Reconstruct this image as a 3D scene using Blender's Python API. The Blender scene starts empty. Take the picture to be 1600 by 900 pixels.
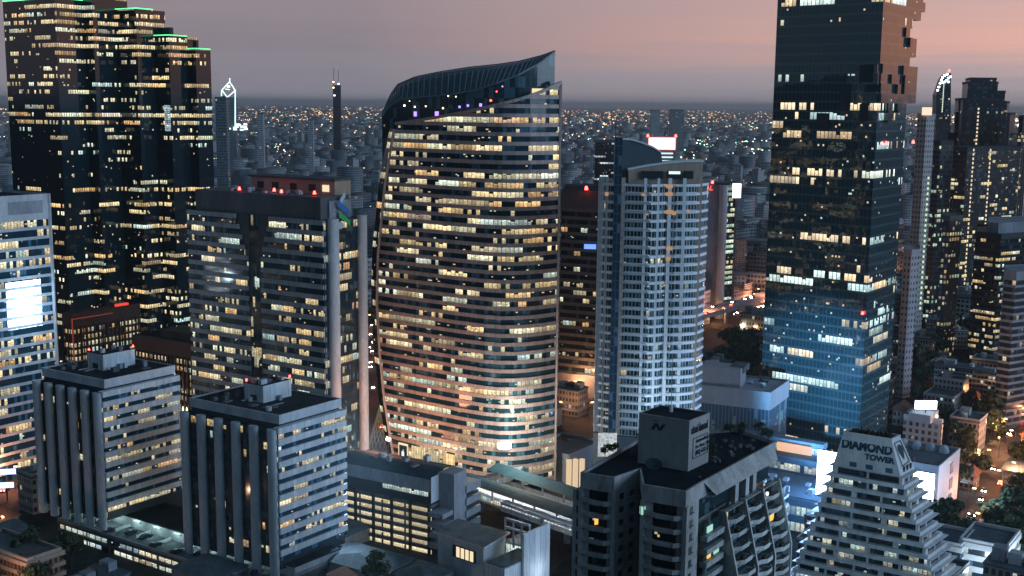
import bpy, math, random
import numpy as np
from mathutils import Matrix, Vector
random.seed(7); rnd = random.Random(11)
S = bpy.context.scene; COL = S.collection
R_ = math.radians

# ---------------------------------------------------------------- camera
FPX, PITCH, ROLL, CH = 1840.0, R_(8.87), R_(0.57), 150.0
cam = bpy.data.cameras.new('camera'); co = bpy.data.objects.new('camera', cam); COL.objects.link(co)
cam.sensor_width = 36; cam.lens = FPX/1600*36; cam.clip_start = 1; cam.clip_end = 90000
CM = Matrix.Rotation(math.pi/2-PITCH, 4, 'X') @ Matrix.Rotation(ROLL, 4, 'Z')
co.matrix_world = Matrix.Translation((0, 0, CH)) @ CM
S.camera = co
S.view_settings.view_transform = 'Standard'; S.view_settings.look = 'None'
S.view_settings.exposure = 0.0; S.view_settings.gamma = 1.0
S.cycles.use_denoising = True; S.cycles.max_bounces = 4; S.cycles.diffuse_bounces = 2
S.cycles.glossy_bounces = 3; S.cycles.volume_bounces = 0; S.cycles.sample_clamp_indirect = 3

# ---------------------------------------------------------------- world: dusk sky, afterglow low on the right
class NT:
    def __init__(s, tree): s.t = tree; s.n = tree.nodes; s.l = tree.links
    def node(s, typ, **kw):
        n = s.n.new(typ)
        for k, v in kw.items(): setattr(n, k, v)
        return n
    def put(s, inp, v):
        if hasattr(v, 'is_linked') or isinstance(v, bpy.types.NodeSocket): s.l.new(v, inp)
        elif v is not None: inp.default_value = v
    def m(s, op, a, b=None, c=None, clamp=False):
        n = s.n.new('ShaderNodeMath'); n.operation = op; n.use_clamp = clamp
        for i, v in enumerate((a, b, c)):
            if v is not None: s.put(n.inputs[i], v)
        return n.outputs[0]
    def vec(s, x, y, z=0.0):
        n = s.n.new('ShaderNodeCombineXYZ')
        for i, v in enumerate((x, y, z)): s.put(n.inputs[i], v)
        return n.outputs[0]
    def white(s, v):
        n = s.n.new('ShaderNodeTexWhiteNoise'); n.noise_dimensions = '3D'; s.put(n.inputs['Vector'], v)
        return n.outputs['Value']
    def noise(s, v, scale=1.0, detail=2.0, rough=0.5):
        n = s.n.new('ShaderNodeTexNoise'); s.put(n.inputs['Vector'], v)
        n.inputs['Scale'].default_value = scale; n.inputs['Detail'].default_value = detail; n.inputs['Roughness'].default_value = rough
        return n.outputs['Fac']
    def mix(s, f, a, b):
        n = s.n.new('ShaderNodeMix'); n.data_type = 'RGBA'; n.clamp_factor = True
        s.put(n.inputs[0], f); s.put(n.inputs[6], a); s.put(n.inputs[7], b)
        return n.outputs[2]
    def ramp(s, f, stops, interp='LINEAR'):
        n = s.n.new('ShaderNodeValToRGB'); n.color_ramp.interpolation = interp
        e = n.color_ramp.elements
        while len(e) < len(stops): e.new(0.5)
        for i, (p, c) in enumerate(stops): e[i].position = p; e[i].color = (*c, 1)
        s.put(n.inputs[0], f); return n.outputs[0]
    def mr(s, v, a, b, c=0.0, d=1.0):
        n = s.n.new('ShaderNodeMapRange'); s.put(n.inputs[0], v)
        for i, x in enumerate((a, b, c, d)): n.inputs[i+1].default_value = x
        return n.outputs[0]
def c4(c): return (c[0], c[1], c[2], 1.0)

W = bpy.data.worlds.new('World'); S.world = W; W.use_nodes = True
w = NT(W.node_tree)
for n in list(w.n): w.n.remove(n)
tc = w.node('ShaderNodeTexCoord'); sp = w.node('ShaderNodeSeparateXYZ'); w.l.new(tc.outputs['Generated'], sp.inputs[0])
X, Y, Z = sp.outputs
SUNAZ = R_(24)
ad = w.m('ADD', w.m('MULTIPLY', X, math.cos(SUNAZ)), w.m('MULTIPLY', Y, math.sin(SUNAZ)))
zz = w.m('MAXIMUM', Z, 0.0)
streak = w.noise(w.vec(w.m('MULTIPLY', X, 2.0), w.m('MULTIPLY', Y, 2.0), w.m('MULTIPLY', Z, 75.0)), 1.6, 5, 0.6)
zs = w.m('ADD', zz, w.m('MULTIPLY', w.m('SUBTRACT', streak, 0.5), 0.05))
blue = w.ramp(zs, [(0.0, (.27, .26, .30)), (.02, (.25, .235, .275)), (.05, (.24, .21, .245)), (.09, (.285, .235, .26)), (.18, (.27, .24, .30)), (.45, (.05, .10, .15)), (1, (.018, .055, .085))])
pink = w.ramp(zs, [(0.0, (.32, .29, .32)), (.025, (.44, .36, .38)), (.052, (.80, .44, .36)), (.07, (.70, .42, .37)), (.10, (.58, .39, .38)), (.2, (.36, .26, .29)), (.5, (.05, .10, .15)), (1, (.018, .055, .085))])
hot = w.ramp(zs, [(0.0, (.6, .28, .18)), (.05, (1.0, .42, .22)), (.2, (.6, .28, .2)), (.5, (.05, .10, .15)), (1, (.018, .055, .085))])
back = w.ramp(zs, [(0.0, (.070, .120, .170)), (.3, (.065, .118, .165)), (.6, (.035, .08, .115)), (1, (.018, .055, .085))])
skyc = w.mix(w.mr(ad, .28, .80), blue, pink)
skyc = w.mix(w.mr(ad, .78, .98), skyc, hot)
skyc = w.mix(w.mr(Y, -.02, -.36), skyc, back)
sk = w.node('ShaderNodeTexSky', sky_type='NISHITA'); sk.sun_disc = False; sk.sun_elevation = R_(0.5); sk.sun_rotation = R_(90-24)
bg1 = w.node('ShaderNodeBackground'); w.l.new(skyc, bg1.inputs[0]); bg1.inputs[1].default_value = 1.1
bg2 = w.node('ShaderNodeBackground'); w.l.new(sk.outputs[0], bg2.inputs[0]); bg2.inputs[1].default_value = 0.004
adds = w.node('ShaderNodeAddShader'); w.l.new(bg1.outputs[0], adds.inputs[0]); w.l.new(bg2.outputs[0], adds.inputs[1])
wo = w.node('ShaderNodeOutputWorld'); w.l.new(adds.outputs[0], wo.inputs[0])

sun = bpy.data.lights.new('sun', 'SUN'); so = bpy.data.objects.new('sun', sun); COL.objects.link(so)
sun.energy = 1.5; sun.angle = R_(35); sun.color = (.54, .76, 1.0)
sdir = Vector((math.cos(R_(-26)), math.sin(R_(-26)), math.tan(R_(14))))
so.rotation_euler = sdir.to_track_quat('Z', 'Y').to_euler()

# ---------------------------------------------------------------- pixel rays (1600x900 photograph) to points of the place
C0 = np.array([0, 0, CH]); CMn = np.array(CM.to_3x3())
def ray(px, py): return CMn @ np.array([(px-800)/FPX, (450-py)/FPX, -1.0])
def atz(px, py, z): d = ray(px, py); return C0 + d*(z-CH)/d[2]
def aty(px, py, y): d = ray(px, py); return C0 + d*y/d[1]
def pix(p): q = CMn.T @ (np.array(p, float)-C0); return 800+FPX*q[0]/-q[2], 450-FPX*q[1]/-q[2]
def xy(p): return (float(p[0]), float(p[1]))
def walk(P, deg, px):                       # distance from P along a heading until it stands at column px
    d = (math.cos(R_(deg)), math.sin(R_(deg))); lo, hi = -250., 250.
    best = min(np.linspace(-200, 200, 1601), key=lambda t: abs(pix((P[0]+d[0]*t, P[1]+d[1]*t, CH-10))[0]-px) if P[1]+d[1]*t > 20 else 1e9)
    return float(best)
def zfor(P, py):                            # height at plan point P that shows at row py
    lo, hi = -50., 400.
    for _ in range(40):
        m = (lo+hi)/2
        if pix((P[0], P[1], m))[1] > py: lo = m
        else: hi = m
    return lo
def go(P, deg, t): return (P[0]+math.cos(R_(deg))*t, P[1]+math.sin(R_(deg))*t)
GU, GV = 55.0, 147.0                        # the street grid's two headings

# ---------------------------------------------------------------- materials
MATS = {}
def newmat(name):
    m = bpy.data.materials.new(name); m.use_nodes = True
    t = NT(m.node_tree); b = t.n['Principled BSDF']; MATS[name] = m
    return m, t, b
def solid(name, col, rough=.8, var=.25, scale=.12, spec=.3, metal=0., streak=True, joint=0.):
    m, t, b = newmat(name)
    tc = t.node('ShaderNodeTexCoord'); mp = t.node('ShaderNodeMapping'); t.l.new(tc.outputs['Object'], mp.inputs[0])
    mp.inputs['Scale'].default_value = (1, 1, .25 if streak else 1)
    n1 = t.noise(mp.outputs[0], scale, 5, .65); n2 = t.noise(mp.outputs[0], scale*9, 3, .6)
    f = t.m('ADD', t.m('MULTIPLY', n1, .65), t.m('MULTIPLY', n2, .35))
    lo = tuple(x*(1-var*1.6) for x in col); hi = tuple(min(1, x*(1+var*1.2)) for x in col)
    c_ = t.ramp(f, [(.3, lo), (.7, hi)])
    if joint:
        uvn = t.node('ShaderNodeUVMap'); sx = t.node('ShaderNodeSeparateXYZ'); t.l.new(uvn.outputs[0], sx.inputs[0]); us = t.m('DIVIDE', sx.outputs[0], joint)
        st = t.noise(t.vec(t.m('MULTIPLY', sx.outputs[0], 1.4), t.m('MULTIPLY', sx.outputs[1], .3)), 1.0, 4, .7)
        pv_ = t.m('MULTIPLY', t.m('ADD', t.m('MULTIPLY', t.white(t.vec(t.m('FLOOR', us), 3.0)), .16), .88), t.mr(st, .35, .6, .72, 1.04))
        k_ = t.m('MULTIPLY', pv_, t.m('SUBTRACT', 1.0, t.m('MULTIPLY', t.m('LESS_THAN', t.m('FRACT', us), .14/joint), .45)))
        c_ = t.mix(k_, (0, 0, 0, 1), c_)
    t.l.new(c_, b.inputs['Base Color'])
    b.inputs['Roughness'].default_value = rough; b.inputs['Metallic'].default_value = metal
    b.inputs['Specular IOR Level'].default_value = spec
    return m
def emit(name, col, s, nosample=False):
    m, t, b = newmat(name)
    b.inputs['Base Color'].default_value = (.05, .05, .05, 1)
    b.inputs['Emission Color'].default_value = c4(col); b.inputs['Emission Strength'].default_value = s
    if nosample: m.cycles.emission_sampling = 'NONE'
    return m
WARM = [(0, (1.0, .60, .25)), (.2, (1.0, .76, .38)), (.55, (1.0, .84, .52)), (.8, (.95, .95, .65)), (.93, (.7, .95, .9)), (1, (1.0, .5, .2))]
COOL = [(0, (.7, .95, .9)), (.4, (.85, 1.0, .9)), (.7, (1.0, .85, .55)), (1, (.6, .85, 1.0))]
SKYL = [(0, (1.0, .72, .42)), (.45, (1.0, .82, .55)), (.6, (.75, 1.0, .95)), (1, (.7, .95, 1.0))]
def windows(name, wid=1.5, lit=.5, st=1.0, glass=(.012, .03, .045), rough=.12, vlo=.0, vhi=1., pal=WARM, run=7, mull=.06, mcol=(.03, .035, .045), seed=0.0, wob=0.0, wobs=.1, spec=.4, busy=.6, hm=0.0, ww=(.22, .5, .28), curt=.12, ccol=None):
    """UV x = metres along the wall, y = storey number + fraction: panes, mullions and lit rooms per storey."""
    m, t, b = newmat(name)
    uv = t.node('ShaderNodeUVMap'); s = t.node('ShaderNodeSeparateXYZ'); t.l.new(uv.outputs[0], s.inputs[0])
    u, v = s.outputs[0], s.outputs[1]
    cu = t.m('FLOOR', t.m('DIVIDE', u, wid)); fu = t.m('FRACT', t.m('DIVIDE', u, wid))
    row = t.m('FLOOR', v); fv = t.m('FRACT', v)
    oi = t.node('ShaderNodeObjectInfo'); sd = t.m('ADD', t.m('MULTIPLY', oi.outputs['Random'], 0.0), seed)
    a = t.white(t.vec(cu, row, sd))
    off = t.m('MULTIPLY', t.white(t.vec(row, sd, 3.3)), run)
    bb = t.white(t.vec(t.m('FLOOR', t.m('DIVIDE', t.m('ADD', cu, off), run)), row, t.m('ADD', sd, 5.0)))
    r = t.white(t.vec(row, 1.7, t.m('ADD', sd, 9.0)))
    tot = t.m('ADD', t.m('ADD', t.m('MULTIPLY', a, ww[0]), t.m('MULTIPLY', bb, ww[1])), t.m('MULTIPLY', r, ww[2]))
    on = t.m('GREATER_THAN', tot, 1.0-lit)
    inside = t.m('MULTIPLY', t.m('GREATER_THAN', fv, vlo), t.m('LESS_THAN', fv, vhi))
    pane = t.m('MULTIPLY', t.m('GREATER_THAN', fu, mull), t.m('LESS_THAN', fu, 1-mull))
    if hm: pane = t.m('MULTIPLY', pane, t.m('GREATER_THAN', fv, hm))
    blind = t.m('LESS_THAN', fv, t.m('ADD', t.m('MULTIPLY', t.white(t.vec(cu, row, t.m('ADD', sd, 21.0))), 3.0), .55))
    det = t.noise(t.vec(t.m('MULTIPLY', u, 1.1), t.m('MULTIPLY', v, 5.0), sd), 1.0, 4, .7)
    det = t.mr(det, .38, .62, 1.0-busy*.85, 1.3)
    grad = t.mr(t.m('DIVIDE', t.m('SUBTRACT', fv, vlo), vhi-vlo), 0., 1., .55, 1.1)
    cellb = t.mr(t.white(t.vec(cu, row, t.m('ADD', sd, 31.0))), 0., 1., .6, 1.25)
    e = t.m('MULTIPLY', t.m('MULTIPLY', on, inside), t.m('MULTIPLY', pane, blind))
    runb = t.mr(t.white(t.vec(t.m('FLOOR', t.m('DIVIDE', t.m('ADD', cu, off), run)), row, t.m('ADD', sd, 61.0))), 0., 1., .45, 1.3)
    e = t.m('MULTIPLY', t.m('MULTIPLY', e, runb), t.m('MULTIPLY', det, t.m('MULTIPLY', grad, cellb)))
    # stray desk lamps and lit corners in dark storeys
    sm = t.white(t.vec(t.m('FLOOR', t.m('MULTIPLY', u, 1.3)), t.m('FLOOR', t.m('MULTIPLY', v, 5.0)), t.m('ADD', sd, 41.0)))
    stray = t.m('MULTIPLY', t.m('MULTIPLY', t.m('GREATER_THAN', sm, .985), inside), t.m('GREATER_THAN', tot, .78-lit))
    e = t.m('ADD', e, t.m('MULTIPLY', stray, .6))
    col = t.ramp(t.white(t.vec(t.m('FLOOR', t.m('DIVIDE', t.m('ADD', cu, off), run)), row, t.m('ADD', sd, 13.0))), pal)
    t.l.new(col, b.inputs['Emission Color'])
    t.l.new(t.m('MULTIPLY', e, st*1.15), b.inputs['Emission Strength'])
    cb = t.m('ADD', t.m('MULTIPLY', t.white(t.vec(cu, row, t.m('ADD', sd, 51.0))), .5), t.m('MULTIPLY', t.noise(t.vec(t.m('MULTIPLY', u, .12), t.m('MULTIPLY', v, .3), sd), 1.0, 2), .5))
    ccol = ccol or tuple(min(.3, g_*3+.03) for g_ in glass)
    gcol = t.mix(t.m('GREATER_THAN', cb, 1-(.22+curt)), c4(glass), c4(ccol))
    t.l.new(t.mix(t.m('MULTIPLY', pane, inside), c4(mcol), gcol), b.inputs['Base Color'])
    b.inputs['Roughness'].default_value = rough; b.inputs['Specular IOR Level'].default_value = spec
    if wob:
        tc = t.node('ShaderNodeTexCoord'); bp = t.node('ShaderNodeBump'); bp.inputs['Strength'].default_value = wob; bp.inputs['Distance'].default_value = 1.0
        tl_ = t.m('MULTIPLY', t.m('MULTIPLY', fu, wid*.5), t.m('SUBTRACT', t.white(t.vec(cu, row, t.m('ADD', sd, 71.0))), .5))
        t.l.new(t.m('ADD', t.noise(tc.outputs['Object'], wobs, 3, .5), tl_), bp.inputs['Height']); t.l.new(bp.outputs[0], b.inputs['Normal'])
    m.cycles.emission_sampling = 'NONE'
    return m

concrete = solid('concrete_violet', (.34, .38, .425), .75, joint=3.0)
concrete_l = solid('concrete_light', (.44, .50, .57), .6, .25, .2)
concrete_w = solid('concrete_white', (.62, .70, .79), .6, .15, joint=2.7)
concrete_g = solid('concrete_grey', (.24, .275, .33), .8, .3)
concrete_d = solid('concrete_dark', (.10, .11, .13), .8, .3)
stained = solid('stained_concrete', (.30, .32, .34), .9, .42, .2)
beige = solid('beige_render', (.42, .33, .28), .85, .25)
rooft = solid('roof_tar', (.010, .022, .032), .95, .5, .2, streak=False, spec=.1)
roofg = solid('roof_grey', (.10, .135, .165), .9, .4, .2, streak=False, spec=.1)
darkm = solid('dark_metal', (.012, .032, .045), .5, .2)
canopy_m = solid('canopy_roof', (.02, .06, .085), .75, .3, .3, spec=.15)
steel = solid('steel_roof', (.03, .055, .075), .35, .25, .1, spec=.6)
asph = solid('asphalt', (.05, .05, .055), .85, .3, .05, streak=False, spec=.2)
barkm = solid('bark', (.06, .045, .03), .9, .3)
tile_red = solid('tile_red', (.16, .07, .05), .9, .3)
red_l = emit('beacon_red', (1, .05, .04), 14)
white_l = emit('lamp_white', (.85, .95, 1), 8, True)
warm_l = emit('lamp_warm', (1, .7, .35), 8, True)
orange_l = emit('lamp_orange', (1, .42, .14), 9, True)
green_l = emit('neon_green', (.10, 1, .30), 2.2, True)
purple_l = emit('lamp_purple', (.35, .2, 1), 2.5, True)
glow_w = emit('glow_white', (.75, .95, 1), 1.1, True)
glow_warm = emit('glow_warm', (1, .8, .5), 1.0, True)

# ---------------------------------------------------------------- mesh builder
class MB:
    def __init__(s): s.v = []; s.f = []; s.uv = []; s.mi = []
    def face(s, pts, uvs=None, mi=0):
        k = len(s.v); s.v += [tuple(map(float, p)) for p in pts]; s.f.append(tuple(range(k, k+len(pts))))
        s.uv += list(uvs) if uvs else [(p[0], p[1]) for p in pts]; s.mi.append(mi)
    def wall(s, a, b, z0, z1, u0=0., v0=0., v1=1., mi=0, z0b=None, z1b=None):
        L = math.hypot(b[0]-a[0], b[1]-a[1]); z0b = z0 if z0b is None else z0b; z1b = z1 if z1b is None else z1b
        s.face([(*a, z0), (*b, z0b), (*b, z1b), (*a, z1)], [(u0, v0), (u0+L, v0), (u0+L, v1), (u0, v1)], mi); return u0+L
    def w(s, *a, **k): s.wall(*a, **k); return s
    def prism(s, poly, z0, z1, cap=True, bot=False, nf=None, v0=0., mi=0, capmi=None, fh=3.3, u0=0.):
        n = len(poly); u = u0; v1 = v0+(nf if nf else (z1-z0)/fh)
        for i in range(n): u = s.wall(poly[i], poly[(i+1) % n], z0, z1, u, v0, v1, mi)
        if cap: s.face([(*p, z1) for p in poly], mi=mi if capmi is None else capmi)
        if bot: s.face([(*p, z0) for p in reversed(poly)], mi=mi)
        return s
    def box(s, c, sx, sy, z0, z1, deg=0., mi=0):
        a = R_(deg); ca, sa = math.cos(a), math.sin(a)
        q = [(c[0]+x*ca-y*sa, c[1]+x*sa+y*ca) for x, y in ((-sx/2, -sy/2), (sx/2, -sy/2), (sx/2, sy/2), (-sx/2, sy/2))]
        return s.prism(q, z0, z1, True, True, mi=mi)
    def ring(s, poly, z0, z1, out, closed=True, mi=0, inn=0.05):
        P = offset(poly, out, closed); Q = offset(poly, -inn, closed); n = len(poly); u = 0
        for i in range(n if closed else n-1):
            j = (i+1) % n
            u = s.wall(P[i], P[j], z0, z1, u, 0, 1, mi)
            s.face([(*P[i], z1), (*P[j], z1), (*Q[j], z1), (*Q[i], z1)], mi=mi)
            s.face([(*Q[i], z0), (*Q[j], z0), (*P[j], z0), (*P[i], z0)], mi=mi)
        if not closed:
            s.face([(*Q[0], z0), (*P[0], z0), (*P[0], z1), (*Q[0], z1)], mi=mi)
            s.face([(*P[-1], z0), (*Q[-1], z0), (*Q[-1], z1), (*P[-1], z1)], mi=mi)
        return s
    def cyl(s, c, r, z0, z1, n=16, r1=None, mi=0):
        r1 = r if r1 is None else r1
        A = [(math.cos(2*math.pi*i/n), math.sin(2*math.pi*i/n)) for i in range(n)]
        for i in range(n):
            a, b = A[i], A[(i+1) % n]
            s.face([(c[0]+r*a[0], c[1]+r*a[1], z0), (c[0]+r*b[0], c[1]+r*b[1], z0), (c[0]+r1*b[0], c[1]+r1*b[1], z1), (c[0]+r1*a[0], c[1]+r1*a[1], z1)], mi=mi)
        s.face([(c[0]+r1*a[0], c[1]+r1*a[1], z1) for a in A], mi=mi)
        return s
    def bar(s, p, q, t=.3, mi=0):
        p, q = Vector(p), Vector(q); d = (q-p); d.normalize()
        up = Vector((0, 0, 1)) if abs(d.z) < .9 else Vector((1, 0, 0))
        a = d.cross(up).normalized()*t/2; b = d.cross(a).normalized()*t/2
        k = [p+a+b, p-a+b, p-a-b, p+a-b]; l = [x+(q-p) for x in k]
        for i in range(4):
            j = (i+1) % 4; s.face([k[i], k[j], l[j], l[i]], mi=mi)
        s.face(k, mi=mi); s.face(list(reversed(l)), mi=mi); return s
    def build(s, name, mat, root=None, smooth=False, loc=None):
        me = bpy.data.meshes.new(name); o = bpy.data.objects.new(name, me); COL.objects.link(o)
        base = Vector(root['_loc']) if root is not None and '_loc' in root else Vector(loc or (0, 0, 0))
        me.from_pydata([(x-base.x, y-base.y, z-base.z) for x, y, z in s.v], [], s.f)
        ul = me.uv_layers.new(name='UVMap'); ul.data.foreach_set('uv', np.array(s.uv, dtype=np.float32).ravel())
        for m in (mat if isinstance(mat, (list, tuple)) else [mat]): me.materials.append(m)
        if max(s.mi): me.polygons.foreach_set('material_index', s.mi)
        if smooth: me.polygons.foreach_set('use_smooth', [True]*len(s.f))
        if root is not None: o.parent = root; o['_loc'] = root['_loc']
        else: o.location = base
        return o
def offset(poly, d, closed=True):
    n = len(poly); out = []
    for i in range(n):
        a, p, b = poly[i-1] if (closed or i) else None, poly[i], poly[(i+1) % n] if (closed or i < n-1) else None
        ns = []
        for q, r in ((a, p), (p, b)):
            if q is None or r is None: continue
            L = math.hypot(r[0]-q[0], r[1]-q[1]) or 1; ns.append(((r[1]-q[1])/L, -(r[0]-q[0])/L))
        if len(ns) == 1: nx, ny = ns[0]; k = 1
        else:
            nx, ny = ns[0][0]+ns[1][0], ns[0][1]+ns[1][1]; L = math.hypot(nx, ny) or 1; nx /= L; ny /= L
            k = 1/max(.4, nx*ns[0][0]+ny*ns[0][1])
        out.append((p[0]+nx*d*k, p[1]+ny*d*k))
    return out
def tag(o, label, cat, group=None, kind=None):
    o['label'] = label; o['category'] = cat
    if group: o['group'] = group
    if kind: o['kind'] = kind
    return o
BUSY = []                                   # plan discs already taken (x, y, r)
def thing(name, loc, label, cat, group=None, r=0):
    o = bpy.data.objects.new(name, None); COL.objects.link(o); o.empty_display_size = 2
    o.location = (loc[0], loc[1], loc[2] if len(loc) > 2 else 0); o['_loc'] = tuple(o.location)
    if r: BUSY.append((loc[0], loc[1], r))
    return tag(o, label, cat, group)
def struct(o): o['kind'] = 'structure'; return o
def lerpp(a, b): return ((a[0]+b[0])/2, (a[1]+b[1])/2)
def ctr(P): return (sum(p[0] for p in P)/len(P), sum(p[1] for p in P)/len(P))
def ccw(P):
    a = sum(P[i][0]*P[(i+1) % len(P)][1]-P[(i+1) % len(P)][0]*P[i][1] for i in range(len(P)))
    return P if a > 0 else list(reversed(P))
def quad(n, du, lu, dv, lv):                # near corner n, extents along two headings
    a = go(n, du, lu); b = go(n, dv, lv); c = go(a, dv, lv); return ccw([n, a, c, b])
def lightpoint(name, p, col, energy, size=1.0, parent=None):
    l = bpy.data.lights.new(name, 'POINT'); l.energy = energy; l.color = col; l.shadow_soft_size = size
    o = bpy.data.objects.new(name, l); COL.objects.link(o); o.location = p; return o

def spot(p, q, col, energy, cone):
    l = bpy.data.lights.new('added_facade_flood', 'SPOT'); l.energy = energy; l.color = col; l.spot_size = R_(cone); l.spot_blend = .9; l.shadow_soft_size = 2
    o = bpy.data.objects.new('added_facade_flood', l); COL.objects.link(o); o.location = p
    o.rotation_euler = (Vector(q)-Vector(p)).to_track_quat('-Z', 'Y').to_euler(); return o
def bands(root, P, z0, z1, nf, gm, sm, frac=.45, out=.4, closed=True, first=0, inset=0.0):
    fh = (z1-z0)/nf; Pg = offset(P, -inset, closed) if inset else P
    for k in range(nf):
        a = z0+k*fh; b = a+fh*(1-frac); m = MB(); u = 0; n = len(Pg)
        for i in range(n if closed else n-1):
            u = m.wall(Pg[i], Pg[(i+1) % n], a, b, u, first+k, first+k+.999)
        m.build('window_band', gm, root)
        if sm: MB().ring(P, b, a+fh, out, closed, inn=inset+.05).build('spandrel', sm, root)
def core(root, P, z0, z1, mat, roofmat=None, d=.3, parapet=1.1, pm=None):
    Q = offset(P, -d); MB().prism(Q, z0, z1-.02, True).build('wall', mat, root)
    if roofmat: MB().prism(offset(P, -d-.02), z1-.5, z1).build('roof', roofmat, root)
    if parapet: MB().ring(P, z1-.3, z1+parapet, .1, inn=.5).build('parapet', pm or mat, root)
def beacon(root, p, r=.45):
    po = MB().cyl((p[0], p[1]), .08, p[2], p[2]+.8, 6).build('lamp_post', darkm, root)
    MB().cyl((p[0], p[1]), r, p[2]+.8, p[2]+.8+2*r, 8, r*.6).build('beacon_lamp', red_l, po)

# ================================================================ SETTING
g = MB(); g.face([(-45000, -3000, 0), (45000, -3000, 0), (45000, 60000, 0), (-45000, 60000, 0)])
gm, t, b = newmat('city_ground')
tcn = t.node('ShaderNodeTexCoord')
f1 = t.noise(tcn.outputs['Object'], .012, 6, .7); f2 = t.noise(tcn.outputs['Object'], .11, 4, .7)
t.l.new(t.ramp(t.m('ADD', t.m('MULTIPLY', f1, .5), t.m('MULTIPLY', f2, .5)), [(.38, (.012, .022, .022)), (.5, (.035, .042, .045)), (.62, (.075, .08, .085))]), b.inputs['Base Color'])
b.inputs['Roughness'].default_value = .95; b.inputs['Specular IOR Level'].default_value = .1
struct(g.build('ground', gm))

ROADS = []
def road(pts, wd, z=.008, name='road', mat=None):
    m = MB(); L = offset(pts, wd/2, False); Rr = offset(pts, -wd/2, False)
    for i in range(len(pts)-1): m.face([(*L[i], z), (*L[i+1], z), (*Rr[i+1], z), (*Rr[i], z)])
    o = m.build(name, mat or asph); struct(o); ROADS.append((pts, wd)); return o
rd_left = [xy(atz(x, y, 0)) for x, y in ((-40, 800), (10, 720), (30, 650), (60, 560))]
rd_mid = [xy(atz(x, y, 0)) for x, y in ((480, 760), (575, 700), (588, 640), (592, 560), (600, 470))]
rd_sath = [xy(atz(x, y, 0)) for x, y in ((780, 900), (880, 800), (950, 660), (1085, 545), (1160, 497), (1240, 468), (1430, 420), (1520, 395), (1620, 372))]
rd_right = [xy(atz(x, y, 0)) for x, y in ((1500, 860), (1540, 790), (1560, 720), (1590, 670), (1640, 640))]
rd_back = [xy(atz(x, y, 0)) for x, y in ((860, 640), (900, 655), (960, 640))]
road(rd_left, 26); road(rd_mid, 20); road(rd_sath, 30); road(rd_right, 9)

def clutter(root, P, z, n, seed=1):
    r = random.Random(seed); a, b_, c, d = P[0], P[1], P[2], P[3]; ang = math.degrees(math.atan2(b_[1]-a[1], b_[0]-a[0]))
    for i in range(n):
        f, g_ = r.uniform(.1, .9), r.uniform(.1, .9); p = (a[0]+(b_[0]-a[0])*f+(d[0]-a[0])*g_, a[1]+(b_[1]-a[1])*f+(d[1]-a[1])*g_); k = r.random()
        if k < .35: MB().box(p, r.uniform(1, 2.6), r.uniform(1, 2), z-.05, z+r.uniform(.8, 1.8), ang).build('air_unit', r.choice([concrete_l, concrete_g, concrete_d]), root)
        elif k < .5: MB().cyl(p, r.uniform(.6, 1.1), z-.05, z+r.uniform(1.2, 2), 12).build('water_tank', r.choice([concrete_l, concrete_g]), root)
        elif k < .7: q = (p[0]+math.cos(R_(ang))*r.uniform(3, 7), p[1]+math.sin(R_(ang))*5); MB().bar((*p, z+.3), (*q, z+.3), .35).build('duct', concrete_g, root)
        elif k < .85: MB().bar((*p, z-.05), (*p, z+r.uniform(2, 5)), .12).build('antenna', darkm, root)
        else: MB().box(p, r.uniform(2, 3.5), r.uniform(1.5, 2.5), z-.05, z+.5, ang).build('roof_hatch', concrete_d, root)
# ================================================================ TOWERS
def corners(n, l, r, z):
    N, L, Rr = (xy(atz(*p, z)) for p in (n, l, r))
    return N, L, Rr

# --- leaf-shaped tower
leaf_pts = [(-60, 473.5), (-56, 470.2), (-50, 465.2), (-44, 460.6), (-38, 456.2), (-32, 451.8), (-26, 447.5), (-20, 443.3), (-15, 440.2), (-10, 437.3), (-4, 435.2), (1, 435.4), (6, 437.2), (12, 440.8), (17, 445)]
def leaf_y(x): return float(np.interp(x, [p[0] for p in leaf_pts], [p[1] for p in leaf_pts]))
def leaf_xl(z): return float(np.interp(z, [0, 10, 30, 50, 70, 90, 117, 141, 160], [-45.5, -47.5, -51, -53, -54, -53.4, -50.3, -45.8, -43]))
def on_leaf(px, py, back=0.0):
    xs = np.linspace(-60, 17.6, 800); best = None
    for x in xs:
        y = leaf_y(x)+back; e = abs(pix((x, y, 150))[0]-px)
        if best is None or e < best[0]: best = (e, x, y)
    return best[1], best[2], zfor((best[1], best[2]), py)
lt = [on_leaf(x, y) for x, y in ((612, 195), (650, 190), (686, 184), (730, 176), (773, 166), (810, 157), (845, 145), (874, 130))]
def leaf_top(x): return float(np.interp(x, [p[0] for p in lt], [p[2] for p in lt]))
rt = thing('leaf_tower', (-18, 465, 0), 'curved leaf-shaped office tower with pinkish bands and a sweeping pointed glass crown', 'tower', r=58)
g_leaf = windows('leaf_glass', 1.6, .45, 1.05, (.006, .038, .06), .07, run=6, seed=1.0, wob=.02, wobs=.3, busy=.75)
leaf_sp = solid('leaf_band', (.46, .37, .36), .38, .12, .2, joint=3.2)
fh = 3.42
def leaf_path(z):
    xl = leaf_xl(z); P = [(xl, leaf_y(xl))]
    for x, y in leaf_pts:
        if x > xl+.6: P.append((x, y))
    P2 = []
    for i in range(len(P)-1):
        for k in range(3): f = k/3; P2.append((P[i][0]*(1-f)+P[i+1][0]*f, P[i][1]*(1-f)+P[i+1][1]*f))
    return P2+[P[-1]]
k = 0; z = 3.0
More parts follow.
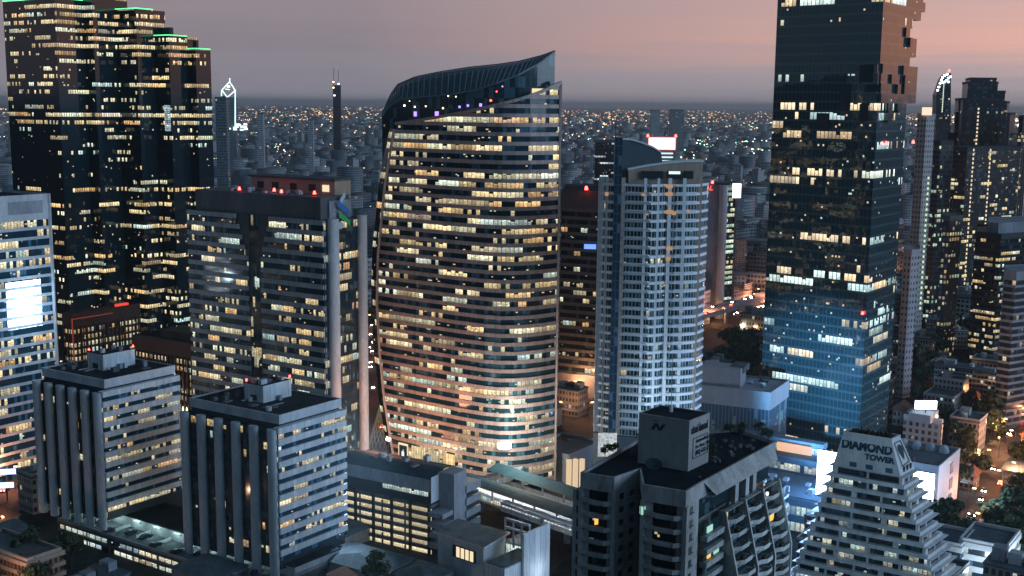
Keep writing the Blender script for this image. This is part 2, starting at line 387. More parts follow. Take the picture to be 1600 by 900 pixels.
while z < 172:
    P = leaf_path(z+2); Po = offset(P, .45, False); g1, s1 = z+fh*.58, z+fh; m = MB(); s_ = MB(); u = P[0][0]
    for i in range(len(P)-1):
        a, b_ = P[i], P[i+1]; ta, tb = leaf_top(a[0]), leaf_top(b_[0])
        if min(ta, tb) > z+.2:
            m.wall(a, b_, z, min(g1, ta), a[0]+60, k, k+.999, z1b=min(g1, tb))
        u += math.hypot(b_[0]-a[0], b_[1]-a[1])
        if min(ta, tb) > g1+.1:
            za, zb = min(s1, ta), min(s1, tb); A, B = Po[i], Po[i+1]
            s_.face([(*A, g1), (*B, g1), (*B, zb), (*A, za)]); s_.face([(*A, za), (*B, zb), (*b_, zb), (*a, za)]); s_.face([(*a, g1), (*b_, g1), (*B, g1), (*A, g1)])
    if k and m.f: m.build('window_band', g_leaf, rt)
    if s_.f: s_.build('spandrel', leaf_sp, rt)
    z += fh; k += 1
# rear half: dark glass bulging past the left trim
rear = MB(); g_dark = windows('rear_glass', 1.6, .42, .9, (.005, .028, .042), .06, vlo=.1, vhi=.7, run=4, seed=2.0)
def rear_path(z):
    xl = leaf_xl(z)-3.6+max(0, (z-125)/60)*1.2; y0 = leaf_y(max(-60, leaf_xl(z)))
    return [(leaf_xl(z)-.3, y0+1.2), (16.0, 446), (16.6, 462), (10, 486), (-12, 500), (-38, 498), (xl-1, y0+20), (xl, y0+7)]
zs_ = np.arange(0, 141, 4.0)
for i in range(len(zs_)-1):
    A, B = rear_path(zs_[i]), rear_path(zs_[i+1])
    if i*4 > 140: A[1] = A[1]; 
    for j in range(1, len(A)):
        a, b_ = A[j], A[(j+1) % 8]; c, d = B[j], B[(j+1) % 8]
        u = j*30; L = math.hypot(a[0]-b_[0], a[1]-b_[1])
        if j == 7 or zs_[i+1] <= 150 or True:
            zz0, zz1 = zs_[i], zs_[i+1]
            rear.face([(*a, zz0), (*b_, zz0), (*d, zz1), (*c, zz1)], [(u, i), (u+L, i), (u+L, i+1), (u, i+1)])
rear.build('rear_facade', g_dark, rt)
# trims
tr = MB(); pp = None
for z in np.arange(2, leaf_top(leaf_xl(141)), 3):
    x = leaf_xl(z)-.4; p = (x, leaf_y(x)-.5, z)
    if pp: tr.bar(pp, p, .9)
    pp = p
tr.build('edge_trim', leaf_sp, rt)
tr = MB(); pp = None
for x in np.linspace(-45.8, 17.6, 26):
    p = (x, leaf_y(x)-.6, leaf_top(x)+.3)
    if pp: tr.bar(pp, p, 1.1)
    pp = p
tr.bar((17.5, 444.6, 2), (17.5, 444.6, leaf_top(17.5)+.6), .8); tr.build('diagonal_trim', leaf_sp, rt)
# crown
ev = [on_leaf(x, y, 4) for x, y in ((597, 182), (608, 166), (627, 155), (665, 151), (707, 147), (745, 140), (773, 131), (810, 117), (843, 98), (866, 80))]
rg = [(x, y+0, zfor((x, y), py)) for (x, y, py) in [(aty(px, 200, yy)[0], yy, py) for px, py, yy in ((597, 180, 489), (610, 150, 488), (622, 133, 484), (650, 121, 476), (690, 113, 468), (735, 106, 462), (775, 102, 458), (810, 97, 455), (845, 88, 453), (865, 80.5, 452))]]
def lerp(L, f):
    f = max(0, min(len(L)-1.0001, f*(len(L)-1))); i = int(f); a, b_ = L[i], L[i+1]; f -= i
    return tuple(a[j]*(1-f)+b_[j]*f for j in range(3))
cr = MB(); nE = 40
E_ = [lerp(ev, i/nE) for i in range(nE+1)]; G_ = [lerp(rg, i/nE) for i in range(nE+1)]
for i in range(nE):
    for q in range(5):
        def sm(i, q):
            f = q/5; a, b_ = E_[i], G_[i]; h = math.sin(f*math.pi/2)
            return (a[0]*(1-f)+b_[0]*f, a[1]*(1-f)+b_[1]*f, a[2]*(1-h)+b_[2]*h)
        cr.face([sm(i, q), sm(i+1, q), sm(i+1, q+1), sm(i, q+1)])
cr.build('crown_roof', steel, rt, smooth=True)
for i in range(1, nE, 1):
    a = E_[i]; b_ = G_[min(nE, i+2)]; mid = ((a[0]+b_[0])/2, (a[1]+b_[1])/2, (a[2]*.29+b_[2]*.71)+.25)
    m = MB(); m.bar((a[0], a[1], a[2]+.15), mid, .35); m.bar(mid, (b_[0], b_[1], b_[2]+.2), .35); m.build('roof_rib', solid('rib', (.16, .22, .27), .4) if 'rib' not in MATS else MATS['rib'], rt)
gw = MB(); u = 0; bk = MB()
for i in range(nE):
    a, b_ = E_[i], E_[i+1]
    za, zb = (leaf_top(a[0]) if a[0] > -46 else 139+(a[0]+46)*.2)-2, (leaf_top(b_[0]) if b_[0] > -46 else 139+(b_[0]+46)*.2)-2
    L = math.hypot(a[0]-b_[0], a[1]-b_[1])
    gw.face([(a[0], a[1], za), (b_[0], b_[1], zb), (b_[0], b_[1], max(zb, b_[2])), (a[0], a[1], max(za, a[2]))], [(u, za/4), (u+L, zb/4), (u+L, b_[2]/4), (u, a[2]/4)]); u += L
    c, d = G_[i], G_[i+1]; bk.face([(d[0], d[1], 120), (c[0], c[1], 120), (c[0], c[1], c[2]), (d[0], d[1], d[2])])
a, c = E_[-1], G_[-1]; gw.face([(a[0], a[1], 140), (c[0], c[1], 140), c, a], [(u, 35), (u+8, 35), (u+8, c[2]/4), (u, a[2]/4)])
crown_g = windows('crown_glass', 2.0, .16, .35, (.005, .03, .045), .06, mull=.05, mcol=(.05, .06, .07), seed=4.0, hm=.06)
gw.build('crown_glass', crown_g, rt); bk.build('crown_rear', steel, rt)
tr = MB()
for i in range(nE): tr.bar(E_[i], E_[i+1], .5)
tr.build('crown_eave', MATS['rib'], rt); tr = MB()
for i in range(nE): tr.bar((G_[i][0], G_[i][1], G_[i][2]+.3), (G_[i+1][0], G_[i+1][1], G_[i+1][2]+.3), .45)
tr.build('crown_ridge', MATS['rib'], rt)
for px, py, mt, w_ in ((632, 165, warm_l, .9), (648, 167, warm_l, .7), (665, 166, warm_l, .6), (692, 169, orange_l, .8), (650, 178, purple_l, 2.6), (684, 179, purple_l, 3.4), (718, 167, purple_l, 1.2), (731, 165, purple_l, 1.2), (751, 164, purple_l, 1.6), (767, 157, red_l, 1.0), (738, 179, red_l, .6), (785, 135, purple_l, .8), (700, 150, warm_l, .5), (640, 158, warm_l, .4), (712, 151, warm_l, .5), (776, 143, red_l, .6)):
    x, y, z = on_leaf(px, py, 3.7); MB().box((x, y), w_*.7, .1, z-w_*.35, z+w_*.35, 30).build('party_lamp', mt, rt)
x, y, z = on_leaf(843, 143, 3.4)
MB().box((x, y), 6.5, .2, z-1.1, z+1.1, 28).build('lounge_window', glow_warm, rt)
# street level: tall lit shopfronts, framed black panel with a white fruit mark
for x0, x1 in ((641, 663), (668, 687), (693, 712)):
    a = on_leaf(x0, 700, -.6); b_ = on_leaf(x1, 705, -.6)
    m = MB(); m.wall((a[0], a[1]), (b_[0], b_[1]), 5.5, 14.5, 0, 0, 1); m.build('shop_window', windows('shop%d' % x0, 1.3, .98, .8, vlo=0, vhi=1, mull=.05, seed=x0, busy=.4), rt)
a = on_leaf(621, 700, -.7); b_ = on_leaf(634, 703, -.7); c_ = ctr([a, b_]); dg = math.degrees(math.atan2(b_[1]-a[1], b_[0]-a[0]))
MB().box(c_, 5.0, .3, 6.5, 14.5, dg).build('sign_frame', glow_warm, rt)
c2 = (c_[0]-.25*math.sin(R_(-dg))*-1-.15, c_[1]-.3); MB().box(c2, 4.0, .3, 7.3, 13.7, dg).build('sign_panel', darkm, rt)
c3 = (c2[0]-.12, c2[1]-.25); m = MB(); m.box(c3, 1.3, .12, 9.4, 11.2, dg); m.box(c3, .9, .12, 9.1, 11.4, dg); m.box((c3[0]+.2, c3[1]), .3, .12, 11.6, 12.1, dg); m.build('sign_mark', glow_w, rt)
mk = on_leaf(793, 696, -1.2); m = MB()
m.cyl((mk[0], mk[1]), 2.6, mk[2]-1.0, mk[2]+1.0, 20); m.build('sign_light', emit('oval_sign', (.9, .9, 1), 3), rt)

# --- dark stepped glass tower on the left with green roof lines
N1 = xy(aty(100, 300, 640)); pts = [go(N1, GV, walk(N1, GV, 14))]; cur = N1; segs = []
pxs = [(100, 137, -2), (152, 187, -20), (219, 245, 14), (268, 296, 56), (309, 332, 77)]
masses = []
for i, (cx, ex, ty) in enumerate(pxs):
    if i: cur = go(cur, GV, walk(cur, GV, cx))
    nc = cur; ex_ = go(nc, GU, walk(nc, GU, ex)); masses.append((nc, ex_, zfor(nc, ty))); cur = ex_
rt = thing('stepped_tower', (*ctr([m_[0] for m_ in masses]), 0), 'huge dark stepped glass office tower with green neon lines along its roof edges', 'tower', r=95)
g_emp = windows('stepped_glass', 1.5, .43, 1.1, (.004, .022, .034), .05, vlo=.38, vhi=.88, run=9, ww=(.2,.42,.38), curt=-.3, seed=7.0, wob=.012, wobs=.12, mull=.1, mcol=(.008, .02, .03), spec=.6, busy=.7, hm=.05)
zt = [m_[2] for m_ in masses]; fh = 4.1; pl = masses[0]
leftpt = pts[0]
NFE = 56
for k in range(NFE):
    z0 = k*fh; m = MB(); start = leftpt; u = 0
    for i, (nc, ex_, top) in enumerate(masses):
        z1 = min(z0+fh-.01, top)
        prevtop = masses[i-1][2] if i else top
        if z0 < top:
            f1 = (z1-z0)/fh
            u = m.wall(start, nc, z0, z1, u, k, k+f1); u = m.wall(nc, ex_, z0, z1, u, k, k+f1)
        else: u += 60
        start = ex_
    if m.f: m.build('window_band', g_emp, rt)
for i, (nc, ex_, top) in enumerate(masses):
    back = go(ex_, GV, 60); bl = go(nc, GV, 60 if i else walk(N1, GV, 14)); P = ccw([nc, ex_, go(ex_, GV, 60 if i else walk(N1, GV, 14)), bl])
    MB().prism(offset(P, -.4), 0, top-.3).build('wall', darkm, rt)
    m = MB(); st_ = leftpt if i == 0 else masses[i-1][1]
    lf = go(nc, GV, 60) if i else leftpt
    m.bar((*lf, top+.5), (*nc, top+.5), .42); m.bar((*nc, top+.5), (*ex_, top+.5), .42); m.build('roof_neon', green_l, rt)
    if i in (3, 4):
        MB().prism(offset(P, -5), top, top+5).build('plant_room', darkm, rt)
# side walls where a taller mass stands over its lower neighbour
m = MB()
for i in range(len(masses)-1):
    top, nt = masses[i][2], masses[i+1][2]
    if top > nt:
        a = masses[i][1]; m.wall(a, go(a, GU, 8), nt-1, top, 0, 50, 50+(top-nt)/fh)
for i in range(1, 5):
    nc, ex_, top = masses[i]
    if i < 4 and masses[i+1][2] < top: m.wall(ex_, go(ex_, GV, 50), masses[i+1][2], top, 0, masses[i+1][2]/fh, top/fh)
m.build('side_facade', g_emp, rt)
nc, ex_, top = masses[3]
sc_ = go(nc, GV, walk(nc, GV, 258)); sd_ = go(nc, GV, walk(nc, GV, 267)); sc_, sd_ = go(sc_, 235, .3), go(sd_, 235, .3)
MB().w(sc_, sd_, zfor(sc_, 205), zfor(sc_, 164), 0, 0, 12).build('glowing_reflection', windows('reflection_glass', 1.3, .95, .9, vlo=.1, vhi=.9, pal=[(0, (.6, .85, 1)), (1, (.8, 1, 1))], seed=9, busy=.5, curt=-.3), rt)  # reflection put in as glowing panes on the facade
m = MB()
for px in (192, 203): P0 = xy(aty(px, 200, 700)); m.bar((*P0, 200), (*P0, 219), .3)
m.build('antenna', darkm, rt)

# --- banded tower cut by the left edge
za = 112; A = xy(atz(75, 306, za)); B = go(A, 147+180-147+0, 0)
L0 = xy(atz(0, 309, za)); dg = math.degrees(math.atan2(A[1]-L0[1], A[0]-L0[0]))
A = xy(atz(75, 306, za)); L0 = go(A, 55+180, 70)
P = ccw([L0, A, go(A, 147, 30), go(L0, 147, 30)])
rt = thing('banded_tower', (*ctr(P), 0), 'glass office tower with thin white bands and a glowing white reflection at the left edge', 'tower', r=40)
core(rt, P, 0, za, concrete_d, rooft, parapet=.2, pm=concrete_l)
g_lt = windows('left_glass', 1.4, .45, 1.0, (.006, .04, .07), .06, run=6, seed=12.0, wob=.02, wobs=.3, busy=.7)
bands(rt, P, 0, 104, 27, g_lt, concrete_l, .3, .5)
MB().ring(P, 104, 113, .5).build('top_wall', concrete_l, rt)
q = offset([go(A, 235, 18), go(A, 235, 5)], .55, False)
MB().w(go(go(A, 235, 18), 325, .6), go(go(A, 235, 3), 325, .6), 105.5, 110.5).build('louvre_panel', concrete_g, rt)
MB().bar((*go(A, 325, .5), 0), (*go(A, 325, .5), 113), 1.0).build('corner_fin', concrete_l, rt)
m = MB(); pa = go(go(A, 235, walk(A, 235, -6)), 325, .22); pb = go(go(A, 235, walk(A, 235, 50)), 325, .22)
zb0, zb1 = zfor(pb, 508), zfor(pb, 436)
refl_m, t, b = newmat('reflection_glow')  # emission paints a reflected glare onto the glass
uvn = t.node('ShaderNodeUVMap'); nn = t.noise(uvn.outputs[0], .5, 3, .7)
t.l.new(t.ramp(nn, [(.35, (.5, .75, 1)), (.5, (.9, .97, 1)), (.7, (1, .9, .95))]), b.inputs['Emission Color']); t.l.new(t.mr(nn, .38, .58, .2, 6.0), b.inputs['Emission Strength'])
m.wall(pa, pb, zb0, zb1, 0, 0, 20); m.build('glowing_reflection', refl_m, rt); lightpoint('added_wash_light', (*go(lerpp(pa, pb), 325, 7), (zb0+zb1)/2), (.55, .8, 1), 9000, 2)  # added light whitens the bands around the painted reflection

# --- banded tower with two round corner columns
N, L, Rr = corners((505, 345), (288, 328), (566, 335), 106)
N = xy(atz(505, 345, 106)); lv = walk(N, GV, 288); lu = walk(N, 60, 558)
P = quad(N, 60, lu, GV, lv)
rt = thing('office_tower', (*ctr(P), 0), 'grey banded office tower with two tall round white columns at its right end', 'tower', r=42)
core(rt, P, 0, 106, darkm, rooft, parapet=0)
g_b4 = windows('banded_glass', 1.3, .42, .95, (.006, .034, .052), .08, run=5, seed=17.0, busy=.85)
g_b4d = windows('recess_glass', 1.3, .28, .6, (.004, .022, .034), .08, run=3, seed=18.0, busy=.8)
g_b4r = windows('side_glass', 1.3, .38, .7, (.008, .035, .06), .06, vlo=.1, vhi=.75, run=4, seed=19.0)
nf = 26; fh = 106/nf
def f4(px): return walk(N, GV, px)
for k in range(nf):
    z0 = k*fh; top = nf-1-k
    ra = f4(417-min(top, 4)*3.5); la = f4(365+min(top, 4)*4.5)
    a, b_, c, d = N, go(N, GV, ra), go(N, GV, la), go(N, GV, lv)
    MB().w(b_, a, z0, z0+fh*.56, 0, k, k+.999).build('window_band', g_b4, rt); MB().w(d, c, z0, z0+fh*.56, 60, k, k+.999).build('window_band', g_b4, rt)
    for s1, s2 in ((b_, a), (d, c)):
        o1, o2 = go(s1, 235, .5), go(s2, 235, .5); i1, i2 = go(s1, 55, 1), go(s2, 55, 1)
        q = ccw([o1, o2, i2, i1]); MB().prism(q, z0+fh*.56, z0+fh, True, True).build('spandrel', concrete, rt)
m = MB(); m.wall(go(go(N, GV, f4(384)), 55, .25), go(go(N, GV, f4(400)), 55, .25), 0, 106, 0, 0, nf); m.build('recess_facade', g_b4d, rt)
m = MB(); a = go(N, 60, 0); m.wall(go(N, -30, .05), go(go(N, 60, lu), -30, .05), 0, 106, 0, 0, nf); m.build('side_facade', g_b4r, rt)
for px in (514, 560):
    c = go(N, 60, walk(N, 60, px)); c = go(c, -30, 1.2)
    MB().cyl(c, 2.3 if px < 530 else 2.0, 0, 106.5, 24).build('round_column', concrete_l, rt, smooth=False)
Pt = quad(go(go(N, 60, 1), GV, 2), 60, lu-4, GV, lv-6)
MB().prism(Pt, 106, 114.5).build('roof_box', concrete_d, rt)
a, b_ = go(go(N, 60, 14), GV, f4(352)), go(go(N, 60, 14), GV, f4(485))
clutter(rt, offset(Pt, -1), 114.5, 22, 5)
Pc = ccw([a, b_, go(b_, 60, 10), go(a, 60, 10)])
pho = MB().prism(Pc, 114.5, zfor(b_, 283)).build('penthouse', beige, rt)
for f in (.12, .3, .52, .74, .9):
    c = (a[0]*(1-f)+b_[0]*f, a[1]*(1-f)+b_[1]*f); MB().box(go(c, 235, .1), 3.4, .3, 115.6, 118.2, GV).build('window', glow_warm if f > .8 else darkm, pho)
MB().prism(offset(Pc, .8), zfor(b_, 283), zfor(b_, 283)+.7).build('penthouse_roof', roofg, pho)
for px, f in ((366, 0), (410, 4), (432, 0), (476, 3)):
    beacon(rt, (*go(go(N, 60, 2+f), GV, f4(px)), 114.5), .6)
c = go(go(N, 60, walk(N, 60, 531)), -30, .3)
MB().prism(quad(go(go(N, 60, 5), GV, 1), 60, lu-8, GV, 3), 106, 113).build('sign_wall', concrete_g, rt)
def ribbon(col, pts_, nm):
    m = MB(); b0 = go(go(N, 60, walk(N, 60, 524)), -30, .5); 
    m.face([(*go(b0, 60, x), zz_) for x, zz_ in pts_]); m.build('sign_ribbon', solid(nm, col, .5, .1), rt)
ribbon((.02, .16, .45), [(0, 113.5), (2, 112), (6, 110.3), (8, 107.6), (8, 106.6), (4, 108.7), (1, 110.3), (0, 111.5)], 'ribbon_blue')
ribbon((.04, .35, .16), [(1, 109.5), (4, 107), (8, 105), (8, 102.4), (5, 104.4), (1, 106.6)], 'ribbon_green')
ribbon((.35, .5, .7), [(1.4, 113.2), (4.6, 116.4), (5.0, 114.2), (2.6, 112)], 'ribbon_pale')
ribbon((.4, .5, .5), [(.4, 104.6), (2.6, 104.8), (4, 103.6), (2, 101.8), (.4, 102.6)], 'ribbon_pale2')

# --- the two small twin blocks with column fins
def twin(near, left, right, z, zb, label, seed, lft=.5, name='office_block'):
    N = xy(atz(*near, z)); lv = walk(N, 148, left); lu = walk(N, 54, right); P = quad(N, 54, lu, 148, lv)
    rt = thing(name, (*ctr(P), zb), label, 'office block', r=30)
    Pi = offset(P, -.2); core(rt, P, zb, z-1, darkm, rooft, parapet=0)
    gl = windows('twin_glass%d' % seed, 1.2, lft, .95, (.008, .05, .09), .06, run=6, seed=seed, wob=.03, wobs=.4, busy=.8)
    gl2 = windows('twin_side%d' % seed, 1.2, .25, .8, (.005, .026, .04), .1, vlo=.25, vhi=.85, run=2, seed=seed+3, busy=.8)
    nf = 12; fh = (z-zb-3)/nf; a, b_ = N, go(N, 54, lu)
    for k in range(nf):
        z0 = zb+3+k*fh; m = MB(); m.wall(go(a, -36, .1), go(b_, -36, .1), z0, z0+fh*.45, 0, k, k+.999); m.build('window_band', gl, rt)
        m = MB(); q = ccw([go(a, -36, .7), go(b_, -36, .7), go(b_, 144, 1.5), go(a, 144, 1.5)]); q = ccw([go(go(a, 234, .5), -36, .7), go(b_, -36, .7), go(b_, 144, 1.5), go(go(a, 234, .5), 144, 1.5)])
        m.prism(q, z0+fh*.45, z0+fh, True, True); m.build('spandrel', concrete_w, rt)
        if k == 11: zt = z0+fh
    m = MB(); m.wall(go(go(N, 148, lv), 234, .1), go(N, 234, .1), zb, z-1, 0, 0, 12); m.build('fin_facade', gl2, rt)
    for i in range(6):
        c = go(go(N, 148, 1.6+(lv-3.2)*i/5), 234, .9)
        m = MB(); n = 14; pts_ = []
        for j in range(n): 
            an = 2*math.pi*j/n; e = go(c, 148, math.cos(an)*1.7); pts_.append(go(e, 234, math.sin(an)*1.15))
        m.prism(ccw(pts_), zb-3, z-.5, True); m.build('fin_column', concrete_l, rt)
    Q = quad(go(go(N, 54, 2.0), 148, 1.4), 54, lu-3, 148, lv-3)
    MB().prism(Q, z-1, z+.6).build('roof_neck', darkm, rt); Q2 = offset(Q, .4)
    m = MB(); m.prism(Q2, z+.6, z+3.0, True, True, capmi=1); m.build('roof_slab', [concrete_l, rooft], rt)
    MB().ring(Q2, z+3.0, z+3.5, .05, inn=.4).build('parapet', concrete_l, rt)
    c0 = go(go(N, 54, lu*.38), 148, lv*.42); Q3 = quad(c0, 54, lu*.42, 148, 8)
    m = MB(); m.prism(Q3, z+3, z+8.5, True, capmi=1); pro = m.build('plant_room', [concrete_w, rooft], rt)
    MB().box(go(go(c0, 148, 4), 234, .1), 2.6, .2, z+3.4, z+5.2, 148).build('louvre', darkm, pro)
    MB().box(go(go(c0, 54, 6), 324, 1.2), 1.2, 1.0, z+3, z+4.6, 54).build('air_unit', concrete_g, rt)
    for j in range(6): MB().box(go(go(N, 54, 5+j*2.4), 148, lv*.78-(j % 2)*2), 1.4, 1.2, z+3, z+4.1+.3*(j % 3), 54).build('rooftop_unit', concrete_d, rt)
    clutter(rt, offset(Q2, -1), z+3, 16, seed); clutter(rt, offset(Q3, -.5), z+8.5, 5, seed+1)
    beacon(rt, (*go(c0, 148, 7), z+8.5), .35); beacon(rt, (*go(c0, 54, lu*.4), z+8.5), .35)
    return N, lu, lv
TB = twin((434, 669), 271, 534, 53, 8, 'pale office block with six column fins, nearer and brighter of the twin pair', 31, .40)
TA = twin((160, 612), 35, 266, 56, 12, 'dim office block with six column fins, farther left twin of the pair', 41, .4)

# parking podium between the twins
Np = go(TB[0], 148, 0); Pn = go(go(TA[0], 234, 8), 328, 6)
c0 = xy(atz(90, 800, 9)); c1 = xy(atz(420, 905, 9)); c2 = go(c1, 54, 30); c3 = go(c0, 54, 26)
P = ccw([c0, c1, c2, c3]); rt = thing('parking_podium', (*ctr(P), 0), 'low parking garage with greenish white lit decks in front of the twin blocks', 'parking garage', r=34)
Pr = ccw([go(c0, math.degrees(math.atan2(c1[1]-c0[1], c1[0]-c0[0]))+90, 11), go(c1, math.degrees(math.atan2(c1[1]-c0[1], c1[0]-c0[0]))+90, 11), c2, c3]); MB().prism(offset(P, -.9), 0, 5.6).build('wall', roofg, rt); MB().prism(Pr, 5.6, 9).build('rear_wall', concrete_l, rt)
dgp = math.degrees(math.atan2(c1[1]-c0[1], c1[0]-c0[0]))
for k in range(2):
    z0 = k*3.0; MB().ring(P, z0+2.0, z0+3.0, .2, inn=.8).build('deck_slab', concrete_d, rt)
    m = MB(); m.wall(go(c0, dgp+90, .6), go(c1, dgp+90, .6), z0+.1, z0+1.9, 0, 0, 1); m.build('deck_light', windows('deck%d' % k, 3.2, .66, 1.1, pal=COOL, mull=.08, seed=60+k, run=3, busy=.9) , rt)
MB().prism(offset(Pr, .3), 9, 9.4).build('roof', rooft, rt)
MB().ring(P, 6, 6.9, .1, inn=.4).build('parapet', concrete_g, rt)
Lp = math.hypot(c1[0]-c0[0], c1[1]-c0[1]); 
for i in range(9):
    c = go(c0, dgp, 3+i*(Lp-6)/8); MB().box(go(c, dgp+90, .6), .5, .5, 0, 6, dgp).build('pillar', concrete_g, rt)
DECK = (c0, dgp, Lp)
for i in range(9):
    p = go(go(c0, dgp, 8+i*(Lp-10)/9), dgp+90, 8.6); lightpoint('deck_lamp', (*p, 9.6), (.72, 1, .88), 620, .3); MB().box(go(p, dgp+90, 1.9), 3, .3, 8.3, 8.6, dgp).build('tube_lamp', glow_w, rt); MB().box(go(go(c0, dgp, 3+i*(Lp-6)/9), dgp+90, 8), .3, 6, 5.6, 6.6, dgp).build('bay_divider', concrete_w, rt)
# open lit top deck strip nearer the twins
d0 = xy(atz(225, 820, 8)); 
# --- brown block behind with vertical fins, red-lit edge
g_br = windows('brown_glass', 2.0, .60, .75, (.01, .02, .025), .2, vlo=.15, vhi=.75, run=4, seed=71.0, busy=.8, mull=.2, mcol=(.05, .035, .03))
brown = solid('brown_stone', (.07, .05, .045), .7)
for i, (n_, l_, r_, d_, ty, lab) in enumerate(((118, 84, 205, 560, 494, 'dark brown office block with red-lit cornice left of the banded tower'), (300, 197, 330, 500, 540, 'dark brown office block with vertical fins and lamps behind the left twin'))):
    N = xy(aty(n_, 600, d_)); z = zfor(N, ty); du = 55; dv = 147
    a, b_ = (walk(N, 148, l_), walk(N, 55, r_)) if i == 0 else (walk(N, 148, l_), 25)
    P = quad(N, 55, b_, 148, a); rt = thing('brown_block', (*ctr(P), 0), lab, 'office block', r=28)
    core(rt, P, 0, z, brown, rooft, pm=brown); MB().prism(P, 0, z-6, False, nf=int(z/3.6)).build('facade', g_br, rt)
    Pq = offset(P, .3)
    for e in range(4):
        p, q = Pq[e], Pq[(e+1) % 4]; Ln = math.hypot(q[0]-p[0], q[1]-p[1]); nn_ = int(Ln/2.4)
        m = MB()
        for j in range(nn_+1): f = j/max(1, nn_); m.box((p[0]*(1-f)+q[0]*f, p[1]*(1-f)+q[1]*f), .5, .5, 0, z-5, 55)
        m.build('fin_row', brown, rt)
    MB().ring(P, z-5.5, z+.8, .6).build('cornice', brown, rt)
    m = MB()
    if i == 0:
        m.bar((*go(N, 280, .9), 12), (*go(N, 280, .9), z-1), .5); m.bar((*go(N, 280, .9), z-1.5), (*go(go(N, 55, b_*.6), 280, .9), z-1.5), .4); m.build('red_lamp', emit('red_neon', (1, .1, .05), .22), rt)
        MB().box(go(go(N, 55, b_*.8), 148, 3), 7, 2, z+.6, z+1.8, 55).build('red_sign', emit('red_sign', (1, .06, .04), 1.0), rt)
    else:
        for j in range(9): c = go(go(N, 148, 2+j*2.4), 235, 1.6); m.cyl(c, .35, z-30, z-27.5, 8, .1)
        m.build('facade_or_added_light', warm_l, rt); MB().prism(quad(go(go(N, 55, 6), 148, 6), 55, 12, 148, 20), z, z+3.5).build('plant_room', brown, rt)

# --- parking and office podium in front of the leaf tower
z = 26; q0, q1, q2, q3 = (xy(atz(*p, z)) for p in ((537, 724), (673, 751), (727, 731), (589, 703)))
N = q1; lv = math.hypot(q0[0]-q1[0], q0[1]-q1[1])+3; dv = math.degrees(math.atan2(q0[1]-q1[1], q0[0]-q1[0])); du = dv-91
lu = math.hypot(q2[0]-q1[0], q2[1]-q1[1]); P = quad(N, du, lu, dv, lv)
rt = thing('parking_building', (*ctr(P), 0), 'dark parking building with yellow-lit decks and low curved roof before the leaf tower', 'parking building', r=26)
MB().prism(offset(P, -3.4), 0, 21.5).build('wall', concrete_d, rt)
cv = MB(); nn_ = 10
for i in range(nn_):
    f, g_ = i/nn_, (i+1)/nn_
    def arc(f): return go(N, du, lu*f), z+2.2*math.sin(math.pi*min(1, f*1.1))*.9
    (a, za_), (b_, zb_) = arc(f), arc(g_)
    cv.face([(*a, za_), (*b_, zb_), (*go(b_, dv, lv), zb_), (*go(a, dv, lv), za_)])
cv.build('curved_roof', canopy_m, rt, smooth=True)
MB().w(go(go(N, dv, lv), du+180, .2), go(N, du+180, .2), 22, 26.3).build('fascia', concrete_g, rt)
MB().w(go(N, du-90, .1), go(go(N, du, lu), du-90, .1), 18, 27).build('end_wall', concrete_w, rt)
MB().prism(P, 17.8, 22, True, True).build('upper_floor', darkm, rt)
m = MB(); m.wall(go(go(N, dv, lv*.5), du+180, .1), go(go(N, dv, 1), du+180, .1), 20.2, 21.8, 0, 0, 1); m.build('window_band', windows('pod_strip', 1.0, .75, .8, pal=COOL, seed=80.0, busy=.8), rt)
for k in range(6):
    z0 = k*2.9; MB().ring(P, z0+1.7, z0+2.9, .15, inn=2).build('deck_slab', concrete_d, rt)
    m = MB(); m.wall(go(go(N, dv, lv), du, .5), go(N, du, .5), z0+.05, z0+1.68, 0, k, k+.99); m.build('deck_light', windows('deckw%d' % k, 9.5, .98, .85, seed=83+k, mull=.04, busy=.5, pal=[(0, (1, .8, .45)), (1, (1, .86, .55))]), rt)
clutter(rt, offset(P, -3), z+2.1, 10, 9)
fm = go(go(N, dv, lv*.55), du, 6); MB().bar((*fm, z), (*fm, z+9), .3).build('added_mast', darkm, rt); MB().box(fm, 1.4, .8, z+9, z+9.8, dv).build('added_flood_lamp', white_l, rt); spot((*go(fm, dv, 1), z+10.2), (*go(TB[0], 54, TB[1]*.55), 32), (.60, .82, 1), 600000, 92)  # added mast, lamp and spot brighten the nearer twin's right face
for i in range(6):
    c = go(N, dv, .5+(lv-1)*i/5); MB().box(go(c, du+180, .25), 1.0, .7, 0, 18, du).build('pillar', darkm, rt)
c = go(go(N, du-90, 3.2), du, 8.5); MB().box(c, 7.5, 6, 0, 27.8, du).build('stair_tower', concrete_g, rt)
for k in range(4):
    c = go(go(N, du-90, 3), du, 2); MB().box(c, 7, 5.6, 14-k*3.6, 15.6-k*3.6, du).build('landing_wall', concrete_g, rt)
    c = go(go(N, du-90, 3.5), du, 16); MB().box(c, 9, 6.6, 19.5-k*4.4, 22-k*4.4, du).build('landing_wall', concrete_g, rt)
c = go(go(N, du-90, 3.1), du, 16); MB().box(c, 8.4, 6, 2, 18.4, du).build('rear_stair', darkm, rt)

